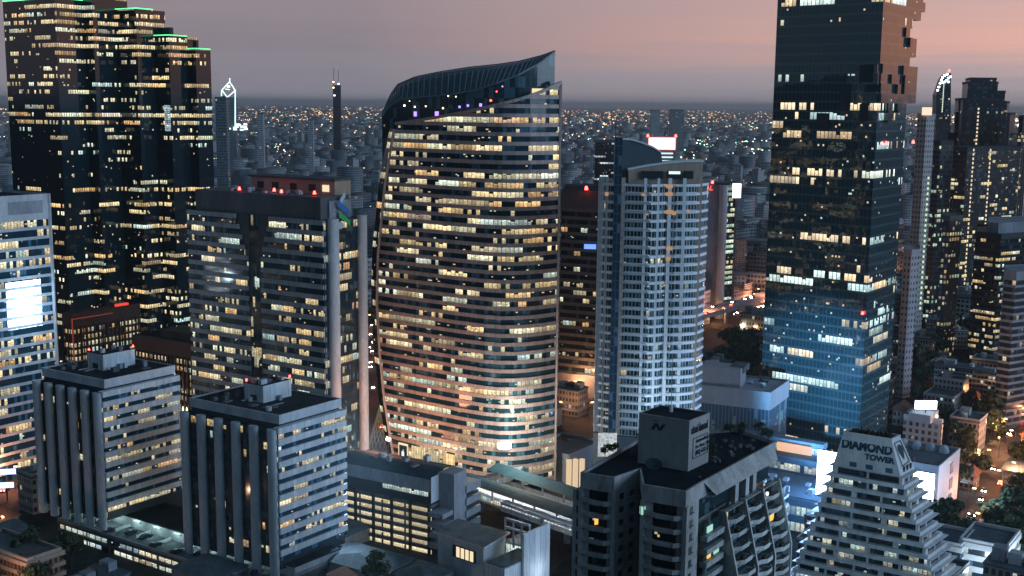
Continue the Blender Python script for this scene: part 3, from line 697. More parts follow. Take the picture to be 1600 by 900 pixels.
# --- white modern house-like building at the bottom centre
z = 16; q0, q1, q2, q3 = (xy(atz(*p, z)) for p in ((676, 829), (757, 855), (797, 831), (716, 810)))
rt = thing('white_building', (*ctr([q0, q1, q2, q3]), 0), 'white low building with a flat grey overhanging roof and four lit windows, bottom centre', 'building', r=22)
P = ccw([q0, q1, q2, q3]); MB().prism(offset(P, -1.2), 0, z-.6).build('wall', concrete_l, rt)
m = MB(); m.prism(P, z-.6, z, True, True, capmi=1); m.build('roof', [concrete_w, roofg], rt)
dv = math.degrees(math.atan2(q0[1]-q1[1], q0[0]-q1[0])); du = dv-90
a = go(q1, du, 1.2)
for i in range(4): MB().box(go(go(a, dv, 6+i*1.9), du+180, .3), .25, 1.3, 9.5, 12.8, du).build('window', glow_warm, rt)
MB().box(go(go(a, dv, 9.3), du+180, .12), .3, 9.5, 9.2, 13.1, du).build('window_frame', darkm, rt)
e = go(q1, dv+180, 5); Pw = quad(go(q1, dv+180, 8), du, 20, dv, 8); 
MB().prism(Pw, 0, 11).build('wing', concrete_w, rt); MB().prism(offset(Pw, -.4), 11, 11.3).build('wing_roof', roofg, rt)
Pf = quad(go(go(q1, dv+180, 8.3), du, 8), du, 13, dv+180, .8); MB().prism(Pf, 0, 20).build('screen_wall', concrete_w, rt)
for i in range(5): MB().box(go(go(q1, dv+180, 8.2), du, 1.5+i*1.6), .9, .3, 3, 4.3, du).build('window', darkm, rt)
fr = MB(); w0, w1 = go(q2, dv+180, 8), go(q2, dv, 2)
for h_ in (20, 17.2): fr.bar((*w0, h_), (*w1, h_), .7)
for f in (0, .33, .66, 1): fr.bar((w0[0]*(1-f)+w1[0]*f, w0[1]*(1-f)+w1[1]*f, 11), (w0[0]*(1-f)+w1[0]*f, w0[1]*(1-f)+w1[1]*f, 20), .6)
fr.build('roof_frame', concrete_w, rt)
lightpoint('terrace_lamp', (*go(q2, du, 2), 17), (1, .8, .5), 900, .3)
lightpoint('white_wall_lamp', (*go(Pw[0], dv+180, 10), 10), (.8, .9, 1), 700, .5); lightpoint('white_wall_lamp', (*go(q2, dv+180, 16), 6), (.8, .9, 1), 900, .5)
# glass cube behind it
c = xy(atz(842, 850, 12)); rt = thing('glass_pavilion', (*c, 0), 'small glass-walled building beside the white building, trees behind', 'building', r=9)
P = ccw(quad(go(c, 235, 5), 55, 10, 147, 9)); MB().prism(P, 0, 12, False, nf=3).build('glass_facade', windows('pav', 1.4, .62, .7, (.03, .07, .08), .1, pal=COOL, seed=91), rt)
m = MB(); m.prism(offset(P, .4), 12, 12.6, True, True, capmi=1); m.build('roof', [concrete_w, roofg], rt)

# --- elevated railway: station, viaduct, train
rl = [xy(atz(x, y, 11)) for x, y in ((735, 750), (770, 760), (810, 775), (890, 802), (1000, 836), (1230, 892), (1330, 925))]
rt = thing('railway_viaduct', (*rl[2], 0), 'elevated railway deck on piers crossing behind the foreground condominium', 'viaduct')
m = MB(); Lr = offset(rl, 5, False); Rr_ = offset(rl, -5, False)
for i in range(len(rl)-1):
    m.face([(*Rr_[i], 9), (*Rr_[i+1], 9), (*Rr_[i+1], 10.4), (*Rr_[i], 10.4)]); m.face([(*Lr[i], 9), (*Lr[i+1], 9), (*Lr[i+1], 10.4), (*Lr[i], 10.4)])
    m.face([(*Lr[i], 9.6), (*Lr[i+1], 9.6), (*Rr_[i+1], 9.6), (*Rr_[i], 9.6)])
m.build('deck', concrete_l, rt)
def along(L, s):
    for i in range(len(L)-1):
        d = math.hypot(L[i+1][0]-L[i][0], L[i+1][1]-L[i][1])
        if s <= d or i == len(L)-2: 
            f = s/d; return (L[i][0]*(1-f)+L[i+1][0]*f, L[i][1]*(1-f)+L[i+1][1]*f), math.degrees(math.atan2(L[i+1][1]-L[i][1], L[i+1][0]-L[i][0]))
        s -= d
for s in range(5, 170, 22):
    p, dg = along(rl, s); MB().cyl(p, 1.1, 0, 9, 12).build('pier', concrete_g, rt)
ps, dg = along(rl, 34)
rt = thing('railway_station', (*ps, 0), 'elevated station with long dark arched canopies and white lit platforms', 'station', r=20)
for k, off_, zc_ in ((0, 7.5, 15.5), (1, -7.5, 15)):
    m = MB(); a0 = go(go(ps, dg, -28), dg+90, off_); a1 = go(go(ps, dg, 52), dg+90, off_)
    for j in range(6):
        f0, f1 = j/6-.5, (j+1)/6-.5; w_ = 9
        p0, p1 = go(a0, dg+90, f0*w_), go(a0, dg+90, f1*w_); r0, r1 = go(a1, dg+90, f0*w_), go(a1, dg+90, f1*w_)
        h0, h1 = zc_+1.6*math.cos(f0*math.pi), zc_+1.6*math.cos(f1*math.pi)
        m.face([(*p0, h0), (*r0, h0), (*r1, h1), (*p1, h1)])
    m.build('canopy', canopy_m, rt, smooth=True)
    m = MB(); m.box(go(go(ps, dg, 12), dg+90, off_), 78, 6, 9.2, 10.6, dg); m.build('platform', concrete_w, rt)
    m = MB(); m.box(go(go(ps, dg, 12), dg+90, off_), 76, .5, 14.4, 14.7, dg); m.build('platform_light', emit('tube%d' % k, (.85, .97, 1) if k else (1, .85, .5), 2.2, True), rt)
    for j in range(8): MB().box(go(go(ps, dg, -25+j*10.5), dg+90, off_), .5, .5, 10.6, 15, dg).build('post', concrete_g, rt)
    m = MB(); pa, pb = go(go(ps, dg, -26), dg+90, off_-4.2), go(go(ps, dg, 50), dg+90, off_-4.2); m.wall(pa, pb, 10.6, 12.2, 0, 0, 1)
    m.build('platform_wall', windows('plat%d' % k, 1.0, .97, .8, pal=[(0, (1, .8, .45)), (1, (1, .9, .6))] if k == 0 else COOL, seed=95+k, busy=.6), rt)
for j in range(6): lightpoint('platform_lamp', (*go(go(ps, dg, -10+j*12), dg-90, 3), 13.6), (.85, .95, 1), 700, .4)
tm = windows('train_side', 1.6, .97, .8, (.03, .03, .03), .3, vlo=.4, vhi=.8, pal=[(0, (.8, .9, 1)), (1, (.9, .97, 1))], mull=.15, mcol=(.5, .5, .52), seed=99, busy=.2)
tp, tdg = go(go(ps, dg, 36), dg-90, 12.5), dg
rt = thing('train', (*tp, 9.6), 'white commuter train with a row of small windows beside the station canopy', 'train')
for j in range(4):
    c = go(tp, tdg, -30+j*20); mb = MB(); mb.box(c, 19.4, 3, 10.2, 13.6, tdg); body = mb.build('carriage', concrete_w, rt)
    m = MB(); s_ = go(c, tdg-90, 1.53); m.wall(go(s_, tdg, -9), go(s_, tdg, 9), 11.4, 12.8, 0, 0, 1); m.build('window_band', tm, body)
# curved walkway in front of the tower
rt = thing('curved_walkway', (-5, 425, 0), 'pale curved elevated ramp looping in front of the leaf tower base', 'walkway')
cw = [xy(atz(x, y, 13)) for x, y in ((800, 706), (806, 716), (806, 727), (798, 737), (784, 744), (768, 748))]
m = MB(); A_, B_ = offset(cw, 3.4, False), offset(cw, -3.4, False)
for i in range(len(cw)-1):
    m.face([(*A_[i], 12.6), (*A_[i+1], 12.6), (*B_[i+1], 12.6), (*B_[i], 12.6)])
    for Q in (A_, B_): m.face([(*Q[i], 11.6), (*Q[i+1], 11.6), (*Q[i+1], 13.6), (*Q[i], 13.6)])
m.build('deck', concrete_w, rt)
for i in (0, 2, 4): MB().cyl(cw[i], .6, 0, 12, 10).build('pier', concrete_g, rt)
lightpoint('walkway_lamp', (*cw[1], 18), (1, .85, .6), 2600, .6); lightpoint('forecourt_lamp', (-36, 440, 12), (1, .82, .5), 5000, .8)
lightpoint('forecourt_lamp', (-12, 424, 10), (1, .82, .5), 3500, .8)
lightpoint('facade_or_added_light', (3, 416, 30), (1, .90, .74), 42000, 1.2)  # added light standing in for a bright reflection on the lower bands
# road glow that tints the lower left bands of the leaf tower
for p, e in (((-48, 429, 30), 26000), ((-50, 438, 12), 7000)): lightpoint('road_glow_lamp', p, (1, .40, .22), e, 4)
# conical wire tree beside the tower
c = xy(atz(596, 700, 0)); rt = thing('wire_cone', (*c, 0), 'tall cone of golden wires beside the leaf tower base', 'sculpture')
m = MB()
for i in range(18):
    a = 2*math.pi*i/18
    for s_ in (1, -1):
        pp = None
        for j in range(8):
            f = j/7; aa = a+s_*f*1.6; p = (c[0]+6*(1-f)*math.cos(aa), c[1]+6*(1-f)*math.sin(aa), f*22)
            if pp: m.bar(pp, p, .14)
            pp = p
m.build('wire_cage', emit('gold_wire', (.8, .6, .3), .16, True), rt)

# --- foreground condominium
Z = 68
K = {n: xy(atz(*p, Z)) for n, p in dict(a=(908, 741), b=(959.5, 749), c=(1000, 735), d=(1004.6, 760), e=(1071.5, 771), f=(1093, 758), g=(1150, 752), h=(1211.5, 693), i=(1150, 672), j=(1063, 668), k=(1009, 682)).items()}
# front wing 1 (a-b), wing 2 (d-e), side f..h
rt = thing('condominium', (*ctr([K['a'], K['e'], K['h'], K['k']]), 0), 'big weathered concrete condominium in the foreground with bay balconies and a dark planted roof', 'apartment building', r=40)
Pm = ccw([K['a'], K['b'], K['c'], K['d'], K['e'], K['f'], K['h'], K['i'], K['k']])
inner = offset(Pm, -2.2)
MB().prism(inner, 0, Z-1.2).build('wall', stained, rt)
m = MB(); m.prism(offset(Pm, -.5), Z-1.0, Z-.3); m.build('roof', rooft, rt)
MB().ring(Pm, Z-3.2, Z+.5, .12, inn=.35).build('parapet', stained, rt)
FH = 3.05; gl_c = windows('condo_glass', 1.2, .17, .8, (.004, .024, .034), .15, vlo=.05, vhi=.95, run=2, seed=111.0, busy=.8)
def lerp2(a, b_, f): return (a[0]*(1-f)+b_[0]*f, a[1]*(1-f)+b_[1]*f)
def nrm(a, b_): L = math.hypot(b_[0]-a[0], b_[1]-a[1]); return ((b_[1]-a[1])/L, -(b_[0]-a[0])/L)
def mv(p, n, d): return (p[0]+n[0]*d, p[1]+n[1]*d)
def bay_face(a, b_, nf, ztop, shift=lambda k: 0.0, bays=1, cols=True):
    """a->b runs left to right seen from outside; per storey: recessed window band, side panels, bay balcony with a bent front."""
    n = nrm(a, b_)
    for k in range(nf):
        z0 = ztop-(k+1)*FH; s_ = shift(k); A, B = mv(a, n, s_), mv(b_, n, s_)
        m = MB(); m.wall(mv(A, n, -1.6), mv(B, n, -1.6), z0+.2, z0+FH, 0, nf-k, nf-k+.98); m.build('window_band', gl_c, rt)
        m = MB()
        for q in range(bays):
            f0, f1 = q/bays, (q+1)/bays; l, r = lerp2(A, B, f0+.03), lerp2(A, B, f1-.03)
            pr = [mv(l, n, -1.5), mv(l, n, .0), mv(lerp2(l, r, .2), n, .15), mv(lerp2(l, r, .34), n, 1.0), mv(lerp2(l, r, .8), n, 1.0), mv(lerp2(l, r, .92), n, .1), mv(r, n, 0), mv(r, n, -1.5)]
            pr = ccw(pr); m.prism(pr, z0-.18, z0+.1, True, True)
            op = [p for p in (mv(l, n, .0), mv(lerp2(l, r, .2), n, .15), mv(lerp2(l, r, .34), n, 1.0), mv(lerp2(l, r, .8), n, 1.0), mv(lerp2(l, r, .92), n, .1), mv(r, n, 0))]
            m.ring(op, z0+.1, z0+.95, .1, False, inn=.12)
        m.build('balcony', stained, rt)
        m = MB()
        for q in range(bays):
            f0, f1 = q/bays, (q+1)/bays
            l, r = lerp2(A, B, f0+.03), lerp2(A, B, f0+(f1-f0)*.22); m.wall(mv(l, n, -.9), mv(r, n, -.9), z0+.1, z0+FH)
            l, r = lerp2(A, B, f0+(f1-f0)*.78), lerp2(A, B, f1-.03); m.wall(mv(l, n, -.9), mv(r, n, -.9), z0+.1, z0+FH)
        m.build('wall_panel', stained, rt)
    if cols:
        for q in range(bays+1):
            c = lerp2(A if False else a, b_, q/bays); m = MB(); m.box(mv(c, n, -.7), 1.7, .9, 0, ztop, math.degrees(math.atan2(b_[1]-a[1], b_[0]-a[0]))+90); m.build('pilaster', stained, rt)
NF = 12; ZT = Z-3.1
bay_face(K['a'], K['b'], NF, ZT); bay_face(K['d'], K['e'], NF, ZT)
lw = go(K['a'], 147, 6); lw2 = mv(K['a'], nrm(K['a'], K['b']), -3)
bay_face(mv(lerp2(K['a'], K['b'], -.28), nrm(K['a'], K['b']), -2), mv(lerp2(K['a'], K['b'], 0), nrm(K['a'], K['b']), -2), NF, ZT-1.5)
def win_col(a, b_, nf, ztop, cols_, w_=1.4):
    n = nrm(a, b_); dg = math.degrees(math.atan2(b_[1]-a[1], b_[0]-a[0]))
    MB().w(a, b_, 0, ztop).build('wall', stained, rt)
    for k in range(nf):
        for f in cols_:
            c = mv(lerp2(a, b_, f), n, .06); z0 = ztop-(k+1)*FH
            o = MB().box(c, w_, .12, z0+1.0, z0+2.3, dg).build('window', darkm, rt); MB().box(mv(c, n, .2), w_+.4, .5, z0+.75, z0+.95, dg).build('sill', stained, o)
win_col(K['b'], K['c'], 10, ZT, (.3, .7)); win_col(K['e'], K['f'], 10, ZT, (.45,), 1.3)
# right side: two upper open storeys, then terraced flats that step outward
F_, H_ = K['f'], K['h']; nF = nrm(F_, H_); dF = math.degrees(math.atan2(H_[1]-F_[1], H_[0]-F_[0])); LF = math.hypot(H_[0]-F_[0], H_[1]-F_[1])
def fp(t_, o=0): return mv(lerp2(F_, H_, t_), nF, o)
m = MB(); m.face([(*fp(.04), Z+.4), (*fp(.97), Z+.4), (*fp(.92, 2.2), Z-3.0), (*fp(.10, 2.2), Z-3.0)]); m.face([(*fp(.04, .4), Z-3.2), (*fp(.97, .4), Z-3.2), (*fp(.92, 2.2), Z-3.0), (*fp(.10, 2.2), Z-3.0)]); m.build('sloping_fascia', stained, rt)
for k in range(2):
    z0 = ZT-(k+1)*FH; MB().w(fp(0, -1.5), fp(1, -1.5), z0+.2, z0+FH, 0, 30+k, 31+k).build('window_band', gl_c, rt)
    for t_ in (.48, .62, .72): MB().box(fp(t_, -.8), 1.8, 1.6, z0, z0+FH, dF).build('wall_panel', stained, rt)
zt2 = ZT-2*FH; 
for k in range(11):
    z0 = zt2-(k+1)*FH; so_ = 1.2+.85*min(k, 4)
    # flat bay by the corner
    a, b_ = fp(.03, 1.6), fp(.24, 1.6)
    MB().w(mv(a, nF, -.8), mv(b_, nF, -.8), z0+.2, z0+FH, 0, 40-k, 40.98-k).build('window_band', gl_c, rt)
    m = MB(); m.prism(ccw([fp(.03, 0), fp(.03, 1.8), fp(.24, 1.8), fp(.24, 0)]), z0-.9, z0+.35, True, True); m.build('balcony', stained, rt)
    for (t0, t1) in ((.27, .50), (.54, .74), (.78, .99)):
        A, B = fp(t0, so_), fp(t1, so_)
        MB().w(mv(A, nF, -1.6), mv(B, nF, -1.6), z0+.1, z0+FH, t0*60, 60-k, 60.98-k).build('window_band', gl_c, rt)
        pr = [fp(t0, 0), fp(t0, so_), fp(t0+.04, so_+.3), fp(t0+.08, so_+1.3), fp(t1-.05, so_+1.3), fp(t1-.01, so_+.2), fp(t1, 0)]
        m = MB(); m.prism(ccw(pr), z0-.15, z0+.1, True, True); op = pr[1:-1]; m.ring(op, z0+.1, z0+.95, .1, False, inn=.12); m.build('balcony', stained, rt)
        if (k*3+int(t0*10)) % 2: MB().box(fp((t0+t1)/2, so_+.2), 1.6, .9, z0+.1, z0+1.3, dF).build('planter', MATS.get('leafdark') or solid('leafdark', (.02, .035, .02), .9, .5, 2), rt)
    m = MB(); m.prism(ccw([fp(.25, 0), fp(.25, so_), fp(1, so_), fp(1, 0)]), z0+FH-.2, z0+FH-.05); m.build('slab', stained, rt)
for t_ in (.26, .52, .76, 1.0):   # raking fins
    m = MB(); th = .28/LF
    prof = [(0, zt2+.6), (1.6, zt2+.6), (1.2+.85*4+.9, zt2-5*FH), (1.2+.85*4+.9, 0), (0, 0)]
    l = [(*fp(t_-th, o), zz_) for o, zz_ in prof]; r = [(*fp(t_+th, o), zz_) for o, zz_ in prof]
    m.face(l); m.face(list(reversed(r)))
    for i in range(4): m.face([l[i], l[i+1], r[i+1], r[i]])
    m.build('raking_fin', stained, rt)
for f in ((.255,), ): pass
lt_ = emit('flat_amber', (1, .55, .12), 1.2, True); lt_g = emit('flat_green', (.5, .95, .75), .7, True); lt_b = emit('bulb', (1, .8, .55), 6, True)
nab = nrm(K['a'], K['b'])
MB().box(mv(lerp2(K['a'], K['b'], .45), nab, -1.5), 1.4, .2, ZT-3*FH+.6, ZT-3*FH+2.2, 30+0).build('lit_window', lt_, rt)
MB().box(fp(.1, .9), 1.6, .2, zt2-3*FH+.6, zt2-3*FH+2.0, dF).build('lit_window', lt_, rt); MB().box(fp(.19, .9), 2.4, .2, zt2-3*FH+.6, zt2-3*FH+2.0, dF).build('lit_window', lt_g, rt)
MB().box(fp(.1, .9), 2.6, .2, zt2-1*FH+.6, zt2-1*FH+2.0, dF).build('lit_window', lt_g, rt)
MB().box(fp(.34, .1), 1.6, .2, zt2-1*FH+.7, zt2-1*FH+2.3, dF).build('lit_window', lt_, rt); MB().box(fp(.86, 2.3), 2.2, .2, zt2-3*FH+.7, zt2-3*FH+2.2, dF).build('lit_window', lt_, rt)
MB().cyl(fp(.82, 1.6), .3, zt2-FH+1.4, zt2-FH+2, 8).build('lit_bulb', lt_b, rt); MB().box(mv(K['d'], nab, -.2), .9, .9, ZT-FH-.2, ZT-FH+1.6, 30).build('lit_window', lt_g, rt)
# plant room with lettering
bN = xy(atz(1074.6, 737, Z)); zt_ = zfor(bN, 659); uu = walk(bN, 52, 1124); vv = walk(bN, 149, 1009); Pb = quad(bN, 52, uu, 149, vv)
prm = MB(); prm.prism(Pb, Z, zt_, True, capmi=1); pr_ = prm.build('plant_room', [solid('pale_wall', (.27, .29, .31), .85, .2), rooft], rt)
MB().ring(Pb, zt_, zt_+.25, .05, inn=.25).build('plant_rim', stained, rt)
def text(s_, p, dg, size, mat, root, name='sign_text', tilt=90., ext=.06, bold=0., sx=1.0, ax='LEFT', sy=1.0):
    cu = bpy.data.curves.new(name, 'FONT'); cu.body = s_; cu.size = size; cu.extrude = ext; cu.offset = bold; cu.align_x = ax; cu.align_y = 'CENTER'; cu.resolution_u = 3
    tmp = bpy.data.objects.new(name, cu); COL.objects.link(tmp)
    dgp_ = bpy.context.evaluated_depsgraph_get(); me = bpy.data.meshes.new_from_object(tmp.evaluated_get(dgp_)); bpy.data.objects.remove(tmp)
    o = bpy.data.objects.new(name, me); COL.objects.link(o); me.materials.clear(); me.materials.append(mat)
    base = Vector(root['_loc'])
    M = Matrix.Translation(Vector(p)-base) @ Matrix.Rotation(R_(dg), 4, 'Z') @ Matrix.Rotation(R_(tilt), 4, 'X') @ Matrix.Diagonal((sx, sy, 1, 1))
    me.transform(M); o.parent = root; return o
hB = zt_-Z; ink = solid('sign_ink', (.02, .025, .03), .6)
pR = go(go(bN, 52, .9), -38, .1)
text('เสริมทร์ ด้านมอนด์', (*pR, Z+hB*.79), 52, 2.3, ink, rt, bold=.03, sx=(uu-1.6)/17.5)
text('สำนักงานให้เช่า บริการ', (*go(pR, 52, 2.2), Z+hB*.54), 52, 1.0, ink, rt)
text('For Rent, Sale, Call', (*go(pR, 52, 2.2), Z+hB*.43), 52, 1.15, ink, rt); text('(02) 632-5560', (*go(pR, 52, 2.2), Z+hB*.31), 52, 1.4, ink, rt)
m = MB(); sgp = [go(go(bN, 52, 1.9), -38, .08), go(go(bN, 52, uu-.8), -38, .08)]
for h0 in (.22, .62): m.bar((*sgp[0], Z+hB*h0), (*sgp[1], Z+hB*h0), .12)
for p in sgp: m.bar((*p, Z+hB*.22), (*p, Z+hB*.62), .12)
m.build('sign_border', ink, rt)
pL = go(go(bN, 149, vv*.62), 239, .1); nl = []
for poly_ in ([(-1.6, -1.0), (-.6, 1.0), (.1, 1.0), (-.9, -1.0)], [(-.6, 1.0), (.1, 1.0), (.9, -1.0), (.3, -1.0)], [(.3, -1.0), (.9, -1.0), (2.1, 1.0), (1.2, 1.0)], [(-1.3, 1.9), (-.4, 1.5), (.2, 1.6), (-.5, 1.8)]):
    m = MB(); m.face([(*go(pL, -31, x), Z+hB*.80+y*.8) for x, y in poly_]); m.build('sign_mark', ink, rt)
m = MB(); cds = go(go(bN, 149, vv*.55), 239, 3.5)
for i in range(12):
    a0, a1 = 2*math.pi*i/12, 2*math.pi*(i+1)/12
    m.face([(*cds, Z+.8), (cds[0]+2*math.cos(a0), cds[1]+2*math.sin(a0), Z+1.6+math.sin(a0)*.8), (cds[0]+2*math.cos(a1), cds[1]+2*math.sin(a1), Z+1.6+math.sin(a1)*.8)])
m.bar((*cds, Z-.3), (*cds, Z+.9), .2); m.build('satellite_dish', darkm, rt)
mp_ = lerp2(Pb[0], Pb[2], .62); MB().cyl(mp_, .45, zt_, zt_+1.6, 8).build('mast_base', concrete_w, rt); MB().bar((*mp_, zt_), (*mp_, zt_+14), .12).build('mast', darkm, rt)
m = MB()
for q in range(26):
    p = lerp2(lerp2(K['f'], K['h'], rnd.random()), lerp2(K['k'], K['i'], rnd.random()), rnd.uniform(.1, .6)); MB().box(p, rnd.uniform(.4, 1.2), rnd.uniform(.4, 1.0), Z-.35, Z+rnd.uniform(.1, .6), rnd.uniform(0, 90)).build('roof_clutter', concrete_d, rt)

# --- pyramid tower with lettering
def lv3(z, n, l, r): return [xy(atz(*p, z)) for p in (n, l, r)]
T = lv3(62, (1393, 688), (1318, 676), (1405, 682)); M_ = lv3(52, (1406.6, 745), (1305, 724), (1423, 732)); Bt = lv3(23, (1461, 908), (1238, 893), (1509, 890))
gd = 147; 
def sq(n, l, r): dv_ = math.hypot(l[0]-n[0], l[1]-n[1]); du_ = math.hypot(r[0]-n[0], r[1]-n[1]); return dv_, du_
rt = thing('pyramid_tower', (*ctr(Bt), 0), 'pale stepped pyramid-shaped tower lettered DIAMOND TOWER at its top', 'tower', r=32)
py_m = solid('pyramid_wall', (.62, .67, .72), .8, .22, .25)
def pyr(z):
    if z >= 52: f = (z-52)/10; A, B = M_, T
    else: f = (z-23)/29; A, B = Bt, M_
    n = tuple(A[0][i]*(1-f)+B[0][i]*f for i in (0, 1)); a, b_ = sq(*A), sq(*B)
    return n, a[0]*(1-f)+b_[0]*f, a[1]*(1-f)+b_[1]*f
def pq(z, o=0):
    n, lv_, lu_ = pyr(z); return offset(quad(n, 49, lu_+.5, 147, lv_), o)
a, b_ = pq(52), pq(62); m = MB()
for i in range(4): m.face([(*a[i], 52), (*a[(i+1) % 4], 52), (*b_[(i+1) % 4], 62), (*b_[i], 62)])
m.face([(*p, 61.6) for p in b_]); m.build('top_block', py_m, rt); MB().prism(offset(b_, -.4), 61.3, 61.8).build('roof', rooft, rt)
MB().ring(b_, 61.8, 62.4, .1, inn=.4).build('parapet', py_m, rt)
g_py = windows('pyramid_glass', 1.35, .34, .75, (.006, .025, .04), .1, vlo=.02, vhi=.98, run=2, seed=131.0, busy=.85, pal=COOL)
z = 52.0; k = 0
while z > 3:
    z0 = z-3.25; P = pq(max(z0, 3)); Pn = offset(P, -1.2)
    m = MB(); m.prism(Pn, z0+.9, z-.35, False, nf=.98, v0=20-k); m.build('window_band', g_py, rt)
    m = MB(); m.ring(P, z0-.35, z0+.8, .0, inn=2.2); m.build('ledge', py_m, rt)
    m = MB(); m.ring(offset(P, -.1), z-.38, z-.2, .3, inn=1.6); m.build('eave', py_m, rt)
    for e in range(4):
        p, q = Pn[e], Pn[(e+1) % 4]; Ln = math.hypot(q[0]-p[0], q[1]-p[1]); c_ = max(2, int(Ln/7.5)); nq = nrm(p, q)
        if nq[0]*P[0][0]+nq[1]*P[0][1] > 0: continue
        mm_ = None; dgE = math.degrees(math.atan2(q[1]-p[1], q[0]-p[0]))
        for j in range(c_): MB().box(lerp2(p, q, j/c_), .6 if (j+k) % 3 else 1.5, .9, z0+.7, z-.3, dgE).build('wall_pier', py_m, rt)
    MB().prism(offset(P, -1.6), z0-.3, z-.2, True).build('wall', concrete_d, rt)
    z = z0; k += 1
# lettering lies on the sloping faces
def onface(z, t_, o=.12):
    P = pq(z); n, lv_, lu_ = pyr(z); L_ = go(n, 147, lv_); return go(lerp2(L_, n, t_), 237, o)
tl = math.degrees(math.atan2(10, math.hypot(*(np.array(onface(62, .5, 0))-np.array(onface(52, .5, 0))))))
navy = solid('letter_navy', (.01, .05, .09), .6, .1)
hz = onface(59.0, .5); wid = pyr(59)[1]
text('DIAMOND', (*onface(58.9, .50, .2), 58.9), -33, 3.4, navy, rt, tilt=tl, bold=.17, sx=wid*.84/14.6, ax='CENTER')
text('TOWER', (*onface(56.1, .96, .2), 56.1), -33, 2.1, navy, rt, tilt=tl, bold=.11, sx=1.05, ax='RIGHT')
def onright(z, t_, o=.12): n, lv_, lu_ = pyr(z); return go(go(n, 49, (lu_)*t_), -41, o)
m = MB(); lp_ = [(.22, 60.9), (.72, 60.9), (.78, 59.6), (.74, 55.6), (.42, 54.6), (.2, 56), (.16, 59.4)]
m.face([(*onright(z, .1+t_*.9, .25), z) for t_, z in ((.5, 60.3), (.75, 59.6), (.78, 58.6), (.55, 55.6), (.3, 58.6), (.3, 59.6))]); m.build('gem_mark', navy, rt)
m = MB(); fr_ = [(.16, 61.0), (.86, 61.0), (.9, 54.8), (.3, 54.4)]
for i in range(4):
    a, b_ = fr_[i], fr_[(i+1) % 4]; m.bar((*onright(a[1], a[0], .2), a[1]), (*onright(b_[1], b_[0], .2), b_[1]), .16)
m.build('gem_border', navy, rt)
for t_ in (.3, .55, .85):
    MB().box(onface(53.3, t_, .15), 1.9, .2, 52.6, 53.9, -33).build('top_window', solid('tw%d' % int(t_*100), (.05, .12, .2), .2), rt)
for t_ in (.35, .6, .85):
    MB().box(onright(53.3, t_, .15), .9, .2, 52.7, 54.2, 49).build('top_window', navy, rt)
rsh = solid('shrub', (.035, .04, .02), .9, .5, 1.5); m = MB()
b_ = pq(62, -1)
for q in range(60): 
    p = lerp2(lerp2(b_[0], b_[1], rnd.random()), lerp2(b_[3], b_[2], rnd.random()), rnd.random()); r = rnd.uniform(.3, .8); m.cyl(p, r, 61.8, 62+rnd.uniform(.4, 1.3), 5, r*.3)
m.build('roof_planting', rsh, rt)

# --- residential tower with white slabs
N = xy(aty(982, 500, 404)); z1 = zfor(N, 287); zb = zfor(N, 680)
A0 = xy(aty(935, 500, 409)); B0 = xy(aty(1098, 500, 414))
fr_pts = [A0, xy(aty(958, 500, 405.5)), xy(aty(975, 500, 404.5)), N, xy(aty(1008, 500, 402.5)), xy(aty(1012, 500, 402)), xy(aty(1030, 500, 403.5)), xy(aty(1034, 500, 405)), xy(aty(1050, 500, 404.2)), xy(aty(1066, 500, 404.6)), xy(aty(1080, 500, 406.2)), xy(aty(1090, 500, 409)), B0]
rt = thing('residential_tower', (*ctr([A0, B0]), 0), 'slender curved residential tower with white slabs and teal windows and a dark blue vertical strip', 'tower', r=24)
closedP = fr_pts+[go(B0, 80, 22), go(A0, 85, 24)]
MB().prism(offset(closedP, -.5), 0, z1).build('wall', concrete_g, rt)
g_res = windows('residential_glass', 1.25, .17, .75, (.015, .05, .065), .12, vlo=.08, vhi=.92, run=2, seed=141.0, mull=.12, mcol=(.42, .45, .50), busy=.6)
nf = 29; fh = (z1-zb)/nf
resw = solid('residential_slab', (.72, .76, .82), .6, .1)
lightpoint('facade_or_added_light', tuple(aty(1052, 640, 386)), (.6, .82, 1), 9000, 1)  # added light with no fixture, brightens the lower right face
for k in range(nf):
    z0 = zb+k*fh; m = MB(); u = 0
    for i in range(len(fr_pts)-1): u = m.wall(fr_pts[i], fr_pts[i+1], z0, z0+fh*.72, u, k, k+.999)
    m.wall(B0, go(B0, 80, 20), z0, z0+fh, u, k, k+1)
    m.build('window_band', g_res, rt)
    MB().ring(fr_pts, z0+fh*.72, z0+fh, .55, False, inn=.1).build('slab', resw, rt)
    for (i0, i1, oo) in ((2, 5, 1.3), (8, 10, 1.1)):
        if k < nf-1: MB().ring(fr_pts[i0:i1+1], z0+fh*.98, z0+fh*1.1, oo, False).build('balcony', resw, rt)
for px, w_, mt in ((938, 1.8, resw), (952, 1.0, resw), (976, 1.8, beige), (1008, 1.0, resw), (1031, .9, resw), (1049, 1.2, resw), (1072, 1.2, resw), (1096, 1.6, beige)):
    p = min((lerp2(fr_pts[i], fr_pts[i+1], f) for i in range(len(fr_pts)-1) for f in (0, .2, .4, .6, .8, 1)), key=lambda p: abs(pix((*p, 140))[0]-px))
    MB().box((p[0], p[1]-.1), w_, 1.0, zb, z1+2, 0).build('pilaster', mt, rt)
p = xy(aty(962, 400, 404)); MB().box((p[0], p[1]-.3), 2.6, 3.2, zb-4, zfor(p, 214), 0).build('vertical_strip', windows('strip', 1.3, .05, .3, (.015, .04, .07), .15, mcol=(.05, .09, .13), mull=.1, seed=5, vlo=0, hm=.12), rt)
